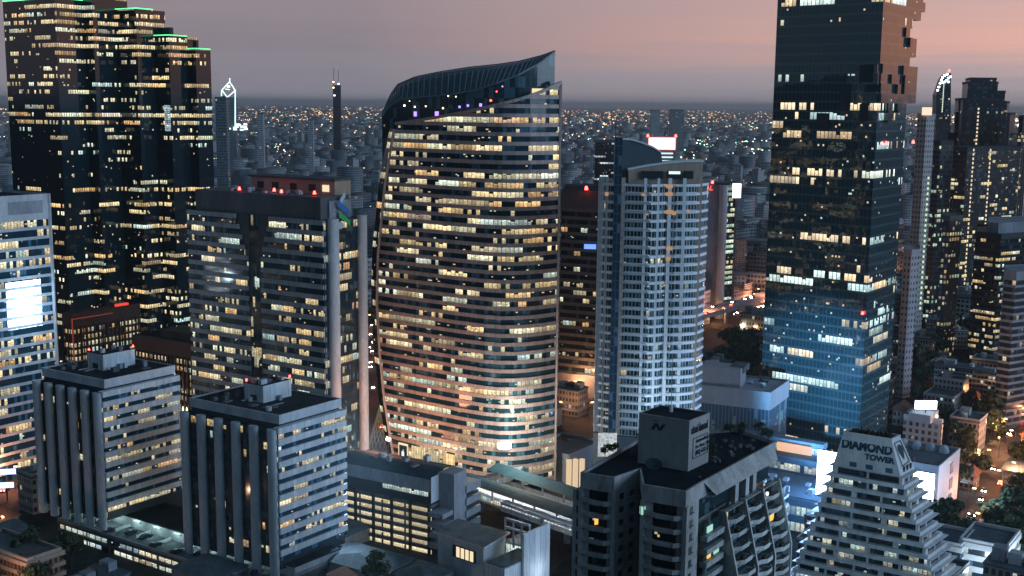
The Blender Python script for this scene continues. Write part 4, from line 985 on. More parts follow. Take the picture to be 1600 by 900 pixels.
# crown plates
def plate(pts_px, yy, th, mat, nm):
    q = [aty(x, y, yy) for x, y in pts_px]; m = MB(); a = [(p[0], p[1], p[2]) for p in q]; b2 = [(p[0], p[1]+th, p[2]) for p in q]
    m.face(a); m.face(list(reversed(b2)))
    for i in range(len(a)): j = (i+1) % len(a); m.face([a[i], b2[i], b2[j], a[j]])
    m.build(nm, mat, rt)
slate = solid('slate_panel', (.09, .12, .155), .5, .15)
plate([(967, 290), (967, 217), (985, 218), (1003, 223), (1020, 230), (1033, 238), (1036, 262), (1036, 290)], 408, 6, slate, 'curved_crown')
plate([(966, 217), (985, 216.2), (1004, 221.5), (1021, 228.5), (1034, 237), (1033, 239), (1020, 231), (1003, 224), (985, 219), (967, 218)], 407.6, 6.6, resw, 'crown_rim')
plate([(982, 287), (982, 264), (1010, 259), (1040, 255), (1070, 252.5), (1099, 252), (1097, 287)], 405.5, 8, beige, 'front_crown')
plate([(981, 266), (981, 263), (1010, 257.5), (1040, 253.5), (1070, 251), (1100, 250.5), (1100, 253), (1070, 253.5), (1040, 256), (1010, 260.5)], 404.9, 9, resw, 'crown_rim')
for x0, x1 in ((1002, 1036), (1042, 1064), (1068, 1083)):
    a, b_ = aty(x0, 278, 404.8), aty(x1, 278, 404.8); MB().box(ctr([a, b_]), b_[0]-a[0], .5, a[2]-.3, a[2]+2.4, 0).build('crown_window', darkm, rt)
MB().w(xy(aty(1045, 270, 404.4)), xy(aty(1063, 270, 404.4)), aty(1045, 272, 404.4)[2], aty(1045, 267.5, 404.4)[2], 0, 0, 1).build('crown_light', glow_w, rt)
p = aty(962, 213, 407); MB().bar((p[0], p[1], p[2]-6), (p[0], p[1], p[2]+4), .25).build('antenna', darkm, rt)
MB().prism(offset(closedP, 1.0), 0, zb-.5).build('podium', slate, rt)
for px, py, w_ in ((1046, 291, 3), (1046, 303, 3), (1006, 303, 2), (1046, 331, 3.4), (1053, 333, 2), (1046, 388, 3), (1044, 404, 2.2), (1011, 333, 1.4), (948, 303, 1.6), (1075, 330, 1.2)):
    p = aty(px, py, 402.3 if px < 1060 else 403.8); MB().box((p[0], p[1]), w_*.75, .2, p[2]-.7, p[2]+.6, 0).build('lit_room', emit('amber_room', (1, .55, .25), .42, True) if 'amber_room' not in MATS else MATS['amber_room'], rt)
a = aty(949, 696, 400.6); pm, t, b = newmat('lace_panel'); uvn = t.node('ShaderNodeTexCoord'); vo = t.node('ShaderNodeTexVoronoi', feature='DISTANCE_TO_EDGE'); vo.inputs['Scale'].default_value = .7; t.l.new(uvn.outputs['Object'], vo.inputs[0])
b.inputs['Emission Color'].default_value = (1, .85, .6, 1); t.l.new(t.mr(vo.outputs[0], .0, .12, .7, .08), b.inputs['Emission Strength'])
MB().box((a[0], 400.6), 6.6, .4, a[2]-4, a[2]+4.5, 0).build('lace_panel', pm, rt)
# blue light on its lower right face comes from the added light above

# --- beige banded hotel behind (between leaf tower and residential tower)
N = xy(aty(876, 400, 600)); B_ = xy(aty(946, 400, 590)); z1 = zfor(N, 300); zl = zfor(N, 578); P = ccw([N, B_, (B_[0]+6, 650), (N[0]+4, 650)])
rt = thing('banded_hotel', (*ctr(P), 0), 'brown banded building with small scattered lights between the leaf tower and residential tower', 'building', r=32)
core(rt, P, 0, z1, concrete_d, rooft, pm=concrete_d); bands(rt, P, zl, z1-8, 21, windows('hotel_glass', 1.8, .26, .8, (.008, .016, .022), .2, run=2, seed=151, busy=.8), solid('hotel_band', (.15, .125, .12), .8), .42, .5)
MB().prism(offset(P, 1), 0, zl-1).build('podium', solid('podium_grey', (.2, .2, .22), .8), rt); MB().ring(P, z1-8, z1+1, .5).build('top_wall', solid('hotel_top', (.10, .09, .10), .8), rt)
p = aty(922, 386, 588); MB().box((p[0], p[1]), 6, .3, p[2]-1, p[2]+1.4, -8).build('blue_sign', emit('blue_sign', (.15, .3, 1), 1.6, True), rt)
beacon(rt, (*xy(aty(916, 300, 592)), z1+1), .9); lightpoint('forecourt_lamp', (P[0][0]+12, 586, 14), (1, .5, .25), 9000, 1)
# dark annex with gabled top behind the leaf tower's right edge
# --- office with round corner behind residential tower
N = xy(aty(1127, 400, 830)); z1 = zfor(N, 292)
P = ccw([xy(aty(1096, 400, 842)), N, xy(aty(1147, 400, 836)), (xy(aty(1147, 400, 836))[0]+3, 870), (xy(aty(1096, 400, 842))[0]+5, 870)])
rt = thing('round_corner_office', (*ctr(P), 0), 'narrow grey office tower with yellow-lit glass side and red letters near its top', 'tower', r=26)
core(rt, P, 0, z1, concrete_g, rooft)
MB().cyl(N, 3.0, 0, z1+1, 20).build('corner_column', concrete_l, rt)
a, b_ = N, xy(aty(1147, 400, 836)); m = MB(); m.wall((a[0]+2, a[1]-.6), (b_[0], b_[1]-.6), 12, z1, 0, 0, 22); m.build('glass_facade', windows('rc_glass', 2.2, .56, 1.0, (.01, .03, .035), .1, vlo=.3, vhi=.9, seed=161, pal=[(0, (1, .8, .45)), (.6, (.8, 1, .75)), (1, (.7, .95, .8))]), rt)
MB().bar((*b_, 0), (*b_, z1), 1.0).build('edge_fin', concrete_l, rt)
p = aty(1106, 294, 834); text('NTRAL', (p[0]+3.6, p[1], p[2]), 6, 4.6, emit('red_letters', (1, .08, .05), 2.0), rt, ax='RIGHT', bold=.1)
beacon(rt, (*xy(aty(1113, 290, 838)), z1+1), 1.0)
p = aty(1151, 298, 834); rt2 = thing('billboard_screen', (p[0], p[1], 0), 'bright white screen standing beyond the grey office tower, glare washing it out', 'screen')
MB().box((p[0], p[1]), 6, 1, p[2]-5, p[2]+5, 10).build('panel', emit('screen_far', (1, 1, 1), 4), rt2); MB().box((p[0], p[1]), 1.2, 1.2, 0, p[2]-5, 10).build('mast', concrete_d, rt2)

# --- tall pixelated glass tower on the right
N = xy(aty(1352, 503, 492)); lv = walk(N, 138, 1206); lu = walk(N, 53, 1414); P = quad(N, 53, lu, 138, lv)
rt = thing('pixel_tower', (*ctr(P), 0), 'very tall dark glass tower with a jagged pixel-like right corner, blue lit below', 'skyscraper', r=40)
g_mn = windows('pixel_glass', 1.8, .27, 1.05, (.016, .045, .058), .035, vlo=.22, vhi=.97, pal=SKYL, run=9, ww=(.1,.35,.55), curt=-.3, seed=171.0, mull=.08, mcol=(.05, .09, .11), wob=.06, wobs=.16, spec=1.0, busy=.3, hm=.08)
fh = 4.0; nf = 58
rightcut = {}
def rc(z):      # how far the right face reaches, from the outline rows of the photograph
    y = pix((*go(N, 53, lu), z))[1]
    for y0, y1, x in ((-60, 2, 1432), (2, 9, 1436), (9, 21, 1424), (21, 37, 1430), (37, 50, 1418), (50, 60, 1415), (60, 83, 1426), (83, 108, 1417), (108, 160, 1430), (160, 700, 0)):
        if y0 <= y < y1 and x: return walk(N, 53, x-2)
    return lu
for k in range(nf):
    z0 = k*fh; r_ = rc(z0+2); a = N; b_ = go(N, 53, r_); yc = pix((*N, z0+2))[1]
    ci = 0.
    if 93 < yc < 158: ci = {0: 2.2, 1: 4.0, 2: 1.5, 3: 3.2}[k % 4]       # bites out of the near corner
    m = MB(); L_ = go(N, 138, lv); bk_ = go(b_, 138, lv)
    if ci:
        c1_, c2_ = go(a, 138, ci*.25), go(go(a, 53, ci*.9), 138, ci*.25); pts2 = [L_, c1_, c2_, go(a, 53, ci*.9), b_, bk_]
    else: pts2 = [L_, a, b_, bk_]
    u = 0
    for i in range(len(pts2)): u = m.wall(pts2[i], pts2[(i+1) % len(pts2)], z0, z0+fh, u, k, k+1)
    m.face([(*p, z0) for p in reversed(pts2)], [(0, k+.1)]*len(pts2)); m.face([(*p, z0+fh) for p in pts2], [(0, k+.1)]*len(pts2))
    m.build('window_band', g_mn, rt)
g_px = windows('pixel_box_glass', 1.55, .22, .9, (.01, .02, .03), .05, vlo=.2, vhi=.95, pal=SKYL, run=2, seed=175.0, mull=.1, mcol=(.03, .04, .05), spec=1.0, busy=.3, hm=.08)
for (f0, w_, y, hh, o) in ((.80, 3, 52, 1, .9), (.92, 3, 70, 1, 1.5), (.78, 4, 112, 1, 1.2), (.42, 5, 126, 1, .9), (.6, 4, 140, 1, 1.3), (.85, 4, 150, 2, 1.2), (.3, 5, 186, 2, 1.8), (.6, 4, 176, 1, 2.2), (.1, 6, 163, 1, 1.2)):
    c = go(go(N, 53, lu*f0), -37, o/2); z0 = round(zfor(N, y)/fh)*fh+.05
    m = MB(); m.box(c, w_, o, z0, z0+hh*fh-.1, 53); bx_ = m.build('pixel_box', g_px, rt)
for (f0, w_, y, hh) in ((.12, 6, 130, 2), (.05, 7, 142, 1), (.3, 5, 178, 3), (.12, 4, 196, 2), (.5, 6, 205, 2), (.22, 5, 230, 1)):   # loggias on the left face
    c = go(go(N, 138, lv*f0), 228, .08); z0 = round(zfor(N, y)/fh)*fh
    MB().box(c, w_, .3, z0+.4, z0+hh*fh-.4, 138).build('loggia', darkm, rt)
for px, py in ((1383, 229), (1425, 227)): p = go(N, 53, walk(N, 53, px)); p = go(p, -37, .8); beacon(rt, (*p, zfor(p, py)), .7)
for py in (634,): pass
p = go(go(N, 138, 1), 228, 1); beacon(rt, (*p, zfor(p, 494)), .6)
N_MAHA = N
# --- its glass podium
z = 30; Pp = ccw([xy(atz(*p, z)) for p in ((1195, 668), (1330, 705), (1400, 650), (1290, 620))])
Nn = xy(atz(1318, 700, 24)); Pp = quad(Nn, 53, 30, 147, 62)
rt = thing('glass_podium', (*ctr(Pp), 0), 'blue-lit terraced glass podium at the foot of the tall pixelated tower', 'building', r=38)
g_pd = windows('podium_glass', 1.6, .62, .55, (.05, .12, .2), .12, vlo=.15, vhi=.9, run=5, seed=181.0, pal=COOL, mull=.06, mcol=(.1, .18, .26), busy=.6)
pblue = solid('podium_panel', (.12, .2, .29), .5, .2)
for k, (ins, z0, z1_) in enumerate(((0, 0, 9), (6, 9, 15), (13, 15, 20))):
    Pk = offset(Pp, -ins); nfl = max(1, int((z1_-z0)/4.5))
    bands(rt, Pk, z0, z1_, nfl, g_pd, pblue, .38, .3, first=k*10)
    MB().prism(offset(Pk, -.2), z1_-.4, z1_, True).build('roof', solid('podium_roof', (.10, .14, .18), .8) if 'podium_roof' not in MATS else MATS['podium_roof'], rt)
    MB().prism(offset(Pk, -1), z0, z1_-.5, False).build('wall', pblue, rt)
a = go(go(Nn, 147, 22), 237, -9); MB().box(a, 14, .4, 16, 19.5, 147).build('orange_sign', emit('orange_sign', (1, .55, .3), .9, True), rt)
# pale plaza building in front of it
Nn2 = xy(atz(1300, 790, 12)); P2 = quad(Nn2, 53, 26, 147, 46); rt = thing('plaza_hall', (*ctr(P2), 0), 'low hall with two long rows of pale green lit windows left of the pyramid tower', 'building', r=25)
MB().prism(offset(P2, -.3), 0, 12, True).build('wall', pblue, rt); bands(rt, P2, 0, 12, 2, windows('hall_glass', 1.9, .97, .62, (.1, .2, .25), .2, pal=COOL, seed=191, mull=.1, mcol=(.15, .3, .35), busy=.5), pblue, .45, .4)
MB().prism(offset(P2, -.5), 12, 12.4).build('roof', MATS['podium_roof'], rt)
for q in range(14): MB().box(lerp2(lerp2(P2[0], P2[1], rnd.uniform(.1, .9)), lerp2(P2[3], P2[2], rnd.uniform(.1, .9)), rnd.uniform(.1, .9)), rnd.uniform(1, 3), rnd.uniform(1, 3), 12.4, 12.4+rnd.uniform(.8, 2), 53).build('rooftop_unit', concrete_l, rt)

# --- grey block with lower plant box behind the condominium
z = 33; q0, q1 = xy(atz(1092, 603, z)), xy(atz(1203, 615, z)); N = q1; dv = math.degrees(math.atan2(q0[1]-q1[1], q0[0]-q1[0]))
P = ccw([q0, q1, go(q1, dv-95, 26), go(q0, dv-95, 26)])
rt = thing('grey_block', (*ctr(P), 0), 'plain grey block with a blank parapet and a small roof box beside the tall tower', 'building', r=26)
gbm = solid('block_grey', (.30, .32, .38), .85, .15); core(rt, P, 0, z, gbm, gbm, parapet=.6); MB().ring(P, z-7, z+.6, .5).build('blank_wall', gbm, rt)
MB().prism(offset(P, .1), 0, z-7, False, nf=6).build('glass_facade', windows('gb', 1.5, .2, .3, (.05, .09, .14), .25, mcol=(.15, .2, .27), seed=201, mull=.12), rt)
clutter(rt, offset(P, -1), z+.02, 12, 8)
c = xy(atz(1135, 606, z)); MB().box((c[0], c[1]+8), 17, 10, z, z+8, dv).build('plant_room', gbm, rt); MB().box((c[0]+7, c[1]+9), 6, 11, z+5.5, z+8.2, dv).build('roof_tank', roofg, rt)

# --- white slab towers right of the pixel tower
slabm = windows('slab_windows', 2.2, .12, .5, (.02, .03, .04), .4, vlo=.3, vhi=.75, mull=.27, mcol=(.34, .34, .37), seed=211, run=1, pal=SKYL)
slabw = solid('slab_white', (.33, .32, .36), .85, .1)
def slab(n, l, r, d, top, label, mw=slabm, mw_=slabw, name='slab_tower', dep=20, fh=3.3, bands_=False, cap=True):
    N = xy(aty(n, 400, d)); a = xy(aty(l, 400, d+abs(n-l)/2200*d)); b_ = xy(aty(r, 400, d+abs(r-n)/2200*d)); z1 = zfor(N, top)
    P = ccw([a, N, b_, (b_[0]+(b_[0]/d)*dep, b_[1]+dep), (a[0]+(a[0]/d)*dep, a[1]+dep)])
    rt = thing(name, (*ctr(P), 0), label, 'tower', r=max(14, math.hypot(a[0]-b_[0], a[1]-b_[1])*.6))
    MB().prism(offset(P, -.3), 0, z1, True, capmi=0).build('wall', mw_, rt)
    nf_ = int(z1/fh)
    if bands_: bands(rt, P, 0, nf_*fh, nf_, mw, mw_, .35, .4)
    else: MB().prism(P, 0, z1-2, False, nf=nf_, v0=0).build('facade', mw, rt)
    if cap: MB().ring(P, z1-2, z1+1, .3).build('parapet', mw_, rt)
    return rt, N, z1, P
slab(1424, 1412, 1436, 600, 393, 'lower pale slab tower with small dark windows against the tall glass tower')
r2, N2, z2, P2_ = slab(1434, 1420, 1447, 760, 180, 'tall narrow pale slab tower with green-lit window line right of the glass tower', dep=12)
m = MB(); 
for zz_ in np.arange(20, z2-40, 3.4): m.box((P2_[1][0]+3.5, P2_[1][1]-.8), 1.0, .4, zz_, zz_+1.6)
m.build('stair_light', emit('stair_green', (.75, 1, .6), .9, True), r2)
MB().box(N2, 5, 4, z2, z2+5).build('roof_lamp', emit('roof_warm', (1, .7, .5), 1.2, True), r2)

# --- art-deco stepped dark tower and neighbours
g_dk = windows('deco_glass', 2.0, .16, .6, (.006, .026, .04), .3, vlo=.3, vhi=.85, run=2, seed=221, mcol=(.02, .03, .04), busy=.6)
dkm = solid('deco_wall', (.035, .045, .06), .8)
D = 1080; rt = thing('deco_tower', (*xy(aty(1516, 400, D)), 0), 'dark stepped art deco tower silhouetted against the dusk sky', 'tower', r=45)
for x0, x1, ty, dd in ((1497, 1537, 122, 8), (1494, 1540, 128, 10), (1497, 1552, 142, 0), (1488, 1546, 154, 14), (1482, 1556, 158, -4), (1478, 1562, 176, -8), (1470, 1567, 208, -14)):
    a, b_ = xy(aty(x0, 400, D-dd)), xy(aty(x1, 400, D-dd)); z1 = zfor(a, ty)
    P = [a, b_, (b_[0]+12, b_[1]+30+dd*1.5), (a[0]+12, a[1]+30+dd*1.5)]
    MB().prism(P, 0, z1, True, nf=int(z1/3.5)).build('tier', g_dk, rt); MB().ring(P, z1-1.5, z1+.6, .4, inn=.8).build('parapet', dkm, rt)
m = MB(); P0 = xy(aty(1513, 400, D-24))
for zz_ in np.arange(zfor(P0, 250), zfor(P0, 170), 3.4): m.box(P0, 1.3, .5, zz_, zz_+1.8)
m.build('stair_light', glow_warm, rt)
# slim tower with curved lit crown
D = 1500; a, b_ = xy(aty(1463, 400, D)), xy(aty(1485, 400, D)); rt = thing('curved_crown_tower', (*ctr([a, b_]), 0), 'slim tower with a curved crown traced in white lights behind the deco tower', 'tower', r=25)
m = MB(); pl_ = [(1463, 600), (1463, 148), (1467, 138), (1470, 128), (1474, 120), (1480, 115), (1486, 114), (1486, 600)]
q = [aty(x, min(y, 330), D) for x, y in pl_]; q[0][2] = 0; q[-1][2] = 0; q = [tuple(p) for p in q]; bq = [(p[0]+3, p[1]+22, p[2]) for p in q]
def uvp(p): return (p[0], p[2]/3.4)
m.face(list(reversed(q)), [uvp(p) for p in reversed(q)]); m.face(bq, [uvp(p) for p in bq])
for i in range(len(q)): j = (i+1) % len(q); m.face([q[i], q[j], bq[j], bq[i]], [uvp(x) for x in (q[i], q[j], bq[j], bq[i])])
m.build('facade', g_dk, rt)
for (x, y) in ((1465, 141), (1467, 136), (1469, 130), (1471, 125), (1473, 121), (1476, 118), (1480, 116), (1476, 128), (1479, 126), (1482, 122), (1485, 120), (1472, 129), (1482, 128)):
    p = aty(x, y, D-1); MB().box((p[0], p[1]), 2.4, .6, p[2]-1, p[2]+1).build('crown_lamp', white_l, rt)
m = MB(); p = aty(1475, 130, D-1)
for zz_ in np.arange(p[2]-36, p[2], 2.2): m.box((p[0], p[1]), .9, .5, zz_, zz_+1.6)
m.build('stair_light', emit('strip_pale', (.9, 1, .8), 1.2, True), rt)
p = aty(1483, 113, D); beacon(rt, tuple(p), 1.4)
g_amb = windows('amber_glass', 3.0, .30, .95, (.01, .018, .026), .25, vlo=.2, vhi=.85, run=2, seed=233, busy=.3, pal=[(0, (1, .78, .35)), (.7, (1, .85, .5)), (1, (.6, .9, .8))], mcol=(.02, .03, .04))
r3, n3, z3, p3 = slab(1500, 1478, 1582, 880, 232, 'wide dark slab with amber windows and two dotted vertical light lines', g_amb, dkm, dep=30)
for px in (1510, 1536):
    m = MB(); P0 = xy(aty(px, 400, 872))
    for zz_ in np.arange(20, zfor(P0, 236), 3.2): m.box(P0, .8, .5, zz_, zz_+1.7)
    m.build('stair_light', glow_warm, r3)
slab(1458, 1448, 1478, 800, 222, 'mid-rise dark tower with scattered green lights beside the pale slab', windows('green_dots', 2.0, .34, .7, (.01, .02, .03), .3, vlo=.2, vhi=.8, run=1, seed=241, pal=[(0, (.7, 1, .6)), (.6, (.8, 1, .8)), (1, (1, .8, .5))], mcol=(.05, .06, .07)), dkm)
slab(1582, 1576, 1640, 1000, 182, 'dark tower at the right edge with a lit top beyond the amber-windowed slab', g_amb, dkm)
slab(1592, 1586, 1640, 780, 232, 'pale ribbed tower cut by the right edge above the dark glass office', windows('ribbed', 1.6, .06, .4, (.03, .04, .06), .3, vlo=.0, vhi=1, mull=.3, mcol=(.36, .37, .42), seed=251, run=1), slabw)
r4, n4, z4, p4 = slab(1562, 1522, 1640, 640, 368, 'black glass office block with yellow office lights at the right edge', windows('black_office', 1.6, .38, .85, (.006, .016, .022), .1, vlo=.3, vhi=.8, run=5, seed=255, busy=.7), darkm, dep=40)
MB().prism(offset(p4, -6), z4, z4+6).build('plant_room', concrete_g, r4)
m = MB(); P0 = xy(aty(1563, 400, 638))
slab(1590, 1572, 1640, 540, 428, 'grey banded apartment tower at the right edge in front of the black office', windows('gr_ap', 2.0, .15, .6, (.02, .03, .04), .3, seed=259, run=2), concrete_g, bands_=True)
slab(1480, 1470, 1500, 700, 340, 'low dark block with small paired lit windows left of the black glass office', windows('pair', 2.4, .4, .5, (.02, .03, .045), .3, vlo=.2, vhi=.8, mull=.2, seed=262, run=2), concrete_d)

# --- white building with the big screen, roof domes
z = 22; n_, l_, r_ = (xy(atz(*p, z)) for p in ((1467, 733), (1418, 718), (1511, 706)))
P = ccw([n_, l_, go(l_, 55, 34), r_]); lu = math.hypot(r_[0]-n_[0], r_[1]-n_[1]); P = quad(n_, 55, lu, 147, 26)
rt = thing('screen_building', (*ctr(P), 0), 'white box building with four small roof domes and a glaring screen on its left face', 'building', r=22)
wb = solid('white_box', (.6, .63, .68), .7, .08); MB().prism(P, 0, z).build('wall', wb, rt); MB().prism(offset(P, -.6), z, z+.3).build('roof', MATS['podium_roof'], rt); MB().ring(P, z, z+1, .05, inn=.5).build('parapet', wb, rt)
for i in range(4):
    c = go(go(n_, 55, lu*.75), 147, 4+i*5); m = MB()
    for a in range(4):
        f0, f1 = a/4, (a+1)/4; m.cyl(c, 1.9*math.cos(f0*math.pi/2), z+.3+3*math.sin(f0*math.pi/2), z+.3+3*math.sin(f1*math.pi/2), 14, max(.05, 1.9*math.cos(f1*math.pi/2)))
    m.build('roof_dome', concrete_l, rt)
clutter(rt, offset(P, -1), z+.3, 10, 12)
for i, f in enumerate((.2, .5, .78)): MB().box(go(go(n_, 55, lu*.62), -35, .1), 4, .2, 4+i*6, 8+i*6, 55).build('dark_vent', MATS['podium_panel'], rt)
def screen(name, p0, p1, z0, z1, label, strength, lite, col=(.75, .9, 1)):
    rt = thing(name, (*ctr([p0, p1]), z0), label, 'screen'); m = MB(); n = nrm(p0, p1)
    q0, q1 = mv(p0, n, .35), mv(p1, n, .35)
    m.prism(ccw([p0, p1, q1, q0]), z0-.3, z1+.3, True, True); m.build('housing', darkm, rt)
    m = MB(); m.wall(mv(p0, n, .4), mv(p1, n, .4), z0, z1); m.build('lit_face', emit('led_'+name+str(int(z1)), col, strength, True), rt)
    l = bpy.data.lights.new('screen_light', 'AREA'); l.shape = 'RECTANGLE'; L_ = math.hypot(p1[0]-p0[0], p1[1]-p0[1]); l.size = L_; l.size_y = z1-z0; l.energy = lite; l.color = (.38, .62, 1)
    o = bpy.data.objects.new('screen_light', l); COL.objects.link(o); c = mv(ctr([p0, p1]), n, .8); o.location = (*c, (z0+z1)/2)
    o.rotation_euler = Vector((-n[0], -n[1], 0)).to_track_quat('Z', 'Y').to_euler(); o.rotation_euler = Vector((-n[0], -n[1], 0.0)).to_track_quat('Z', 'Y').to_euler()
    return rt
a, b_ = go(n_, 147, 15), go(n_, 147, 1.2)
screen('billboard_screen', a, b_, 4, 20, 'glaring white screen mounted on the white box building right of the pyramid', 14, 26000)
p0, p1 = xy(aty(1277, 740, 345)), xy(aty(1314, 740, 341)); zA, zB = zfor(p0, 772), zfor(p0, 702)
screen('billboard_screen', p0, p1, zA, zB, 'glaring white screen left of the pyramid tower on a mast', 14, 26000)
MB().box(ctr([p0, p1]), 1.2, 1.2, 0, zA, 0).build('screen_mast', concrete_d, None); bpy.context.scene.objects['screen_mast']['label'] = 'steel mast carrying the left glaring screen'; bpy.context.scene.objects['screen_mast']['category'] = 'mast'
# added fixtureless lights that carry the screens' blue light onto podium and tower foot
lightpoint('added_podium_light', (*go(Nn, 237, 26), 22), (.22, .5, 1), 16000, 2); lightpoint('added_podium_light', (*go(go(Nn, 147, 50), 237, 22), 18), (.22, .5, 1), 14000, 2)
lightpoint('added_podium_light', (*go(Nn2, 237, 18), 18), (.30, .6, 1), 16000, 2); lightpoint('added_podium_light', (*go(n_, -35, 16), 16), (.45, .7, 1), 9000, 2)
lightpoint('added_tower_light', (80, 376, 18), (.55, .8, 1), 26000, 2); lightpoint('added_front_light', (84, 258, 50), (.55, .82, 1), 14000, 1); spot((*mv(ctr([p0, p1]), nrm(p0, p1), -3), 33), (*go(N_MAHA, 138, 17), 34), (.24, .60, 1), 2600000, 28)  # added: two brighten the pyramid, the blue spot imitates reflections on the tall tower

# --- pale hotel with roof sign
z = 20; N = xy(atz(1472, 660, z)); P = quad(N, 55, walk(N, 55, 1504), 147, walk(N, 147, 1440))
rt = thing('small_hotel', (*ctr(P), 0), 'pale six-storey hotel with a glowing white roof sign right of the tall tower', 'hotel', r=20)
core(rt, P, 0, z, wb, roofg); MB().prism(offset(P, .1), 1, z-1, False, nf=6).build('facade', windows('hotel_w', 2.6, .2, .5, (.03, .04, .05), .3, vlo=.25, vhi=.8, mull=.25, mcol=(.4, .42, .46), seed=271, run=1), rt)
c = ctr(P); MB().box(c, 12, 9, z, z+3.5, 55).build('roof_bar', concrete_l, rt); MB().box((c[0], c[1]-2), 9, 1, z+5, z+8.5, 0).build('roof_sign', emit('roofsign', (.8, .9, 1), 4), rt)
MB().box((c[0], c[1]-2), .4, .4, z, z+5, 0).build('sign_post', darkm, rt)
m = MB()
for i in range(5): m.box(go(go(N, 147, 3+i*2), 55, 3), .6, .6, z+1, z+2, 0)
m.build('terrace_lamp', warm_l, rt)

# --- bottom right white lit blocks
for i, (x, y, w_, d_, h_, lab) in enumerate(((1510, 872, 16, 14, 14, 'white lit apartment block at the bottom right, its side glowing'), (1580, 880, 18, 14, 15, 'white balconied block at the bottom right corner'))):
    c = xy(atz(x, y, 8)); P = quad(go(c, 235, 8), 55, w_, 147, d_); rt = thing('apartment_block', (*ctr(P), 0), lab, 'apartment building', r=13)
    core(rt, P, 0, h_, wb, roofg); bands(rt, P, 0, h_, 4, windows('br%d' % i, 1.6, .4, .7, (.03, .05, .07), .2, seed=280+i, pal=COOL, run=3), wb, .5, .4)
    lightpoint('wall_flood', (*go(c, -35, 16), 7), (.7, .88, 1), 9000, 1); lightpoint('wall_flood', (*go(go(c, 235, 16), 147, 6), 9), (.7, .88, 1), 3500, 1)

# --- old church-like hall, warm columns, low podium roof behind condominium
c = xy(atz(905, 700, 10)); P = quad(go(c, 235, 9), 55, 15, 147, 13); rt = thing('old_hall', (*ctr(P), 0), 'old stone hall with arched windows and a dark hipped roof below the brown hotel', 'building', r=16)
MB().prism(P, 0, 9).build('wall', beige, rt); m = MB(); a = [(*p, 9) for p in offset(P, .6)]; r1_, r2_ = (*lerp2(ctr(P), ctr(P[:2]), .3), 14), (*lerp2(ctr(P), ctr(P[2:]), .3), 14)
m.face([a[0], a[1], r1_]); m.face([a[1], a[2], r2_, r1_]); m.face([a[2], a[3], r2_]); m.face([a[3], a[0], r1_, r2_]); m.build('roof', tile_red, rt)
for i in range(4):
    p = go(go(P[0], 55 if True else 0, 0), 0, 0); q = lerp2(P[3], P[0], (i+.5)/4)
    m = MB(); m.box(q, 1.4, .3, 2, 5.6, 147); m.cyl(q, .7, 5.6, 6.4, 8, .2); m.build('arched_window', darkm, rt)
c = xy(atz(899, 745, 5)); rt = thing('lit_columns', (*c, 0), 'three warm glowing round columns beside the foreground condominium', 'columns')
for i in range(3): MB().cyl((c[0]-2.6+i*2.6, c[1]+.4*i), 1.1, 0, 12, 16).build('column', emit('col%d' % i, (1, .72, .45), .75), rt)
c = xy(atz(915, 700, 14)); P = quad(go(c, 235, 12), 55, 26, 147, 20); rt = thing('terrace_podium', (*ctr(P), 0), 'low dark flat roof at the foot of the residential tower', 'building', r=18)
core(rt, P, 0, 13, concrete_g, steel)

# ================================================================ LOW CITY
def clear(x, y, r):
    for bx, by, br in BUSY:
        if (x-bx)**2+(y-by)**2 < (br+r)**2: return False
    for pts_, wd in ROADS:
        for i in range(len(pts_)-1):
            ax, ay = pts_[i]; bx, by = pts_[i+1]; L2 = (bx-ax)**2+(by-ay)**2; t_ = max(0, min(1, ((x-ax)*(bx-ax)+(y-ay)*(by-ay))/L2))
            if math.hypot(x-ax-t_*(bx-ax), y-ay-t_*(by-ay)) < wd/2+r*.8: return False
    return True
hw = [windows('house_w%d' % i, 1.9, l, .65, (.02, .03, .04), .3, vlo=.3, vhi=.8, mull=.2, mcol=mc, seed=300+i, run=1, pal=p_) for i, (l, mc, p_) in enumerate(((.2, (.30, .31, .34), WARM), (.24, (.20, .21, .24), COOL), (.2, (.26, .22, .20), WARM), (.16, (.36, .37, .40), SKYL)))]
hwalls = [solid('house_wall%d' % i, c_, .85, .25) for i, c_ in enumerate(((.36, .40, .45), (.22, .26, .31), (.3, .29, .29), (.46, .50, .56)))]
def copy_tree(o, parent=None):
    c = o.copy(); COL.objects.link(c); c.parent = parent
    for ch in o.children: copy_tree(ch, c)
    return c
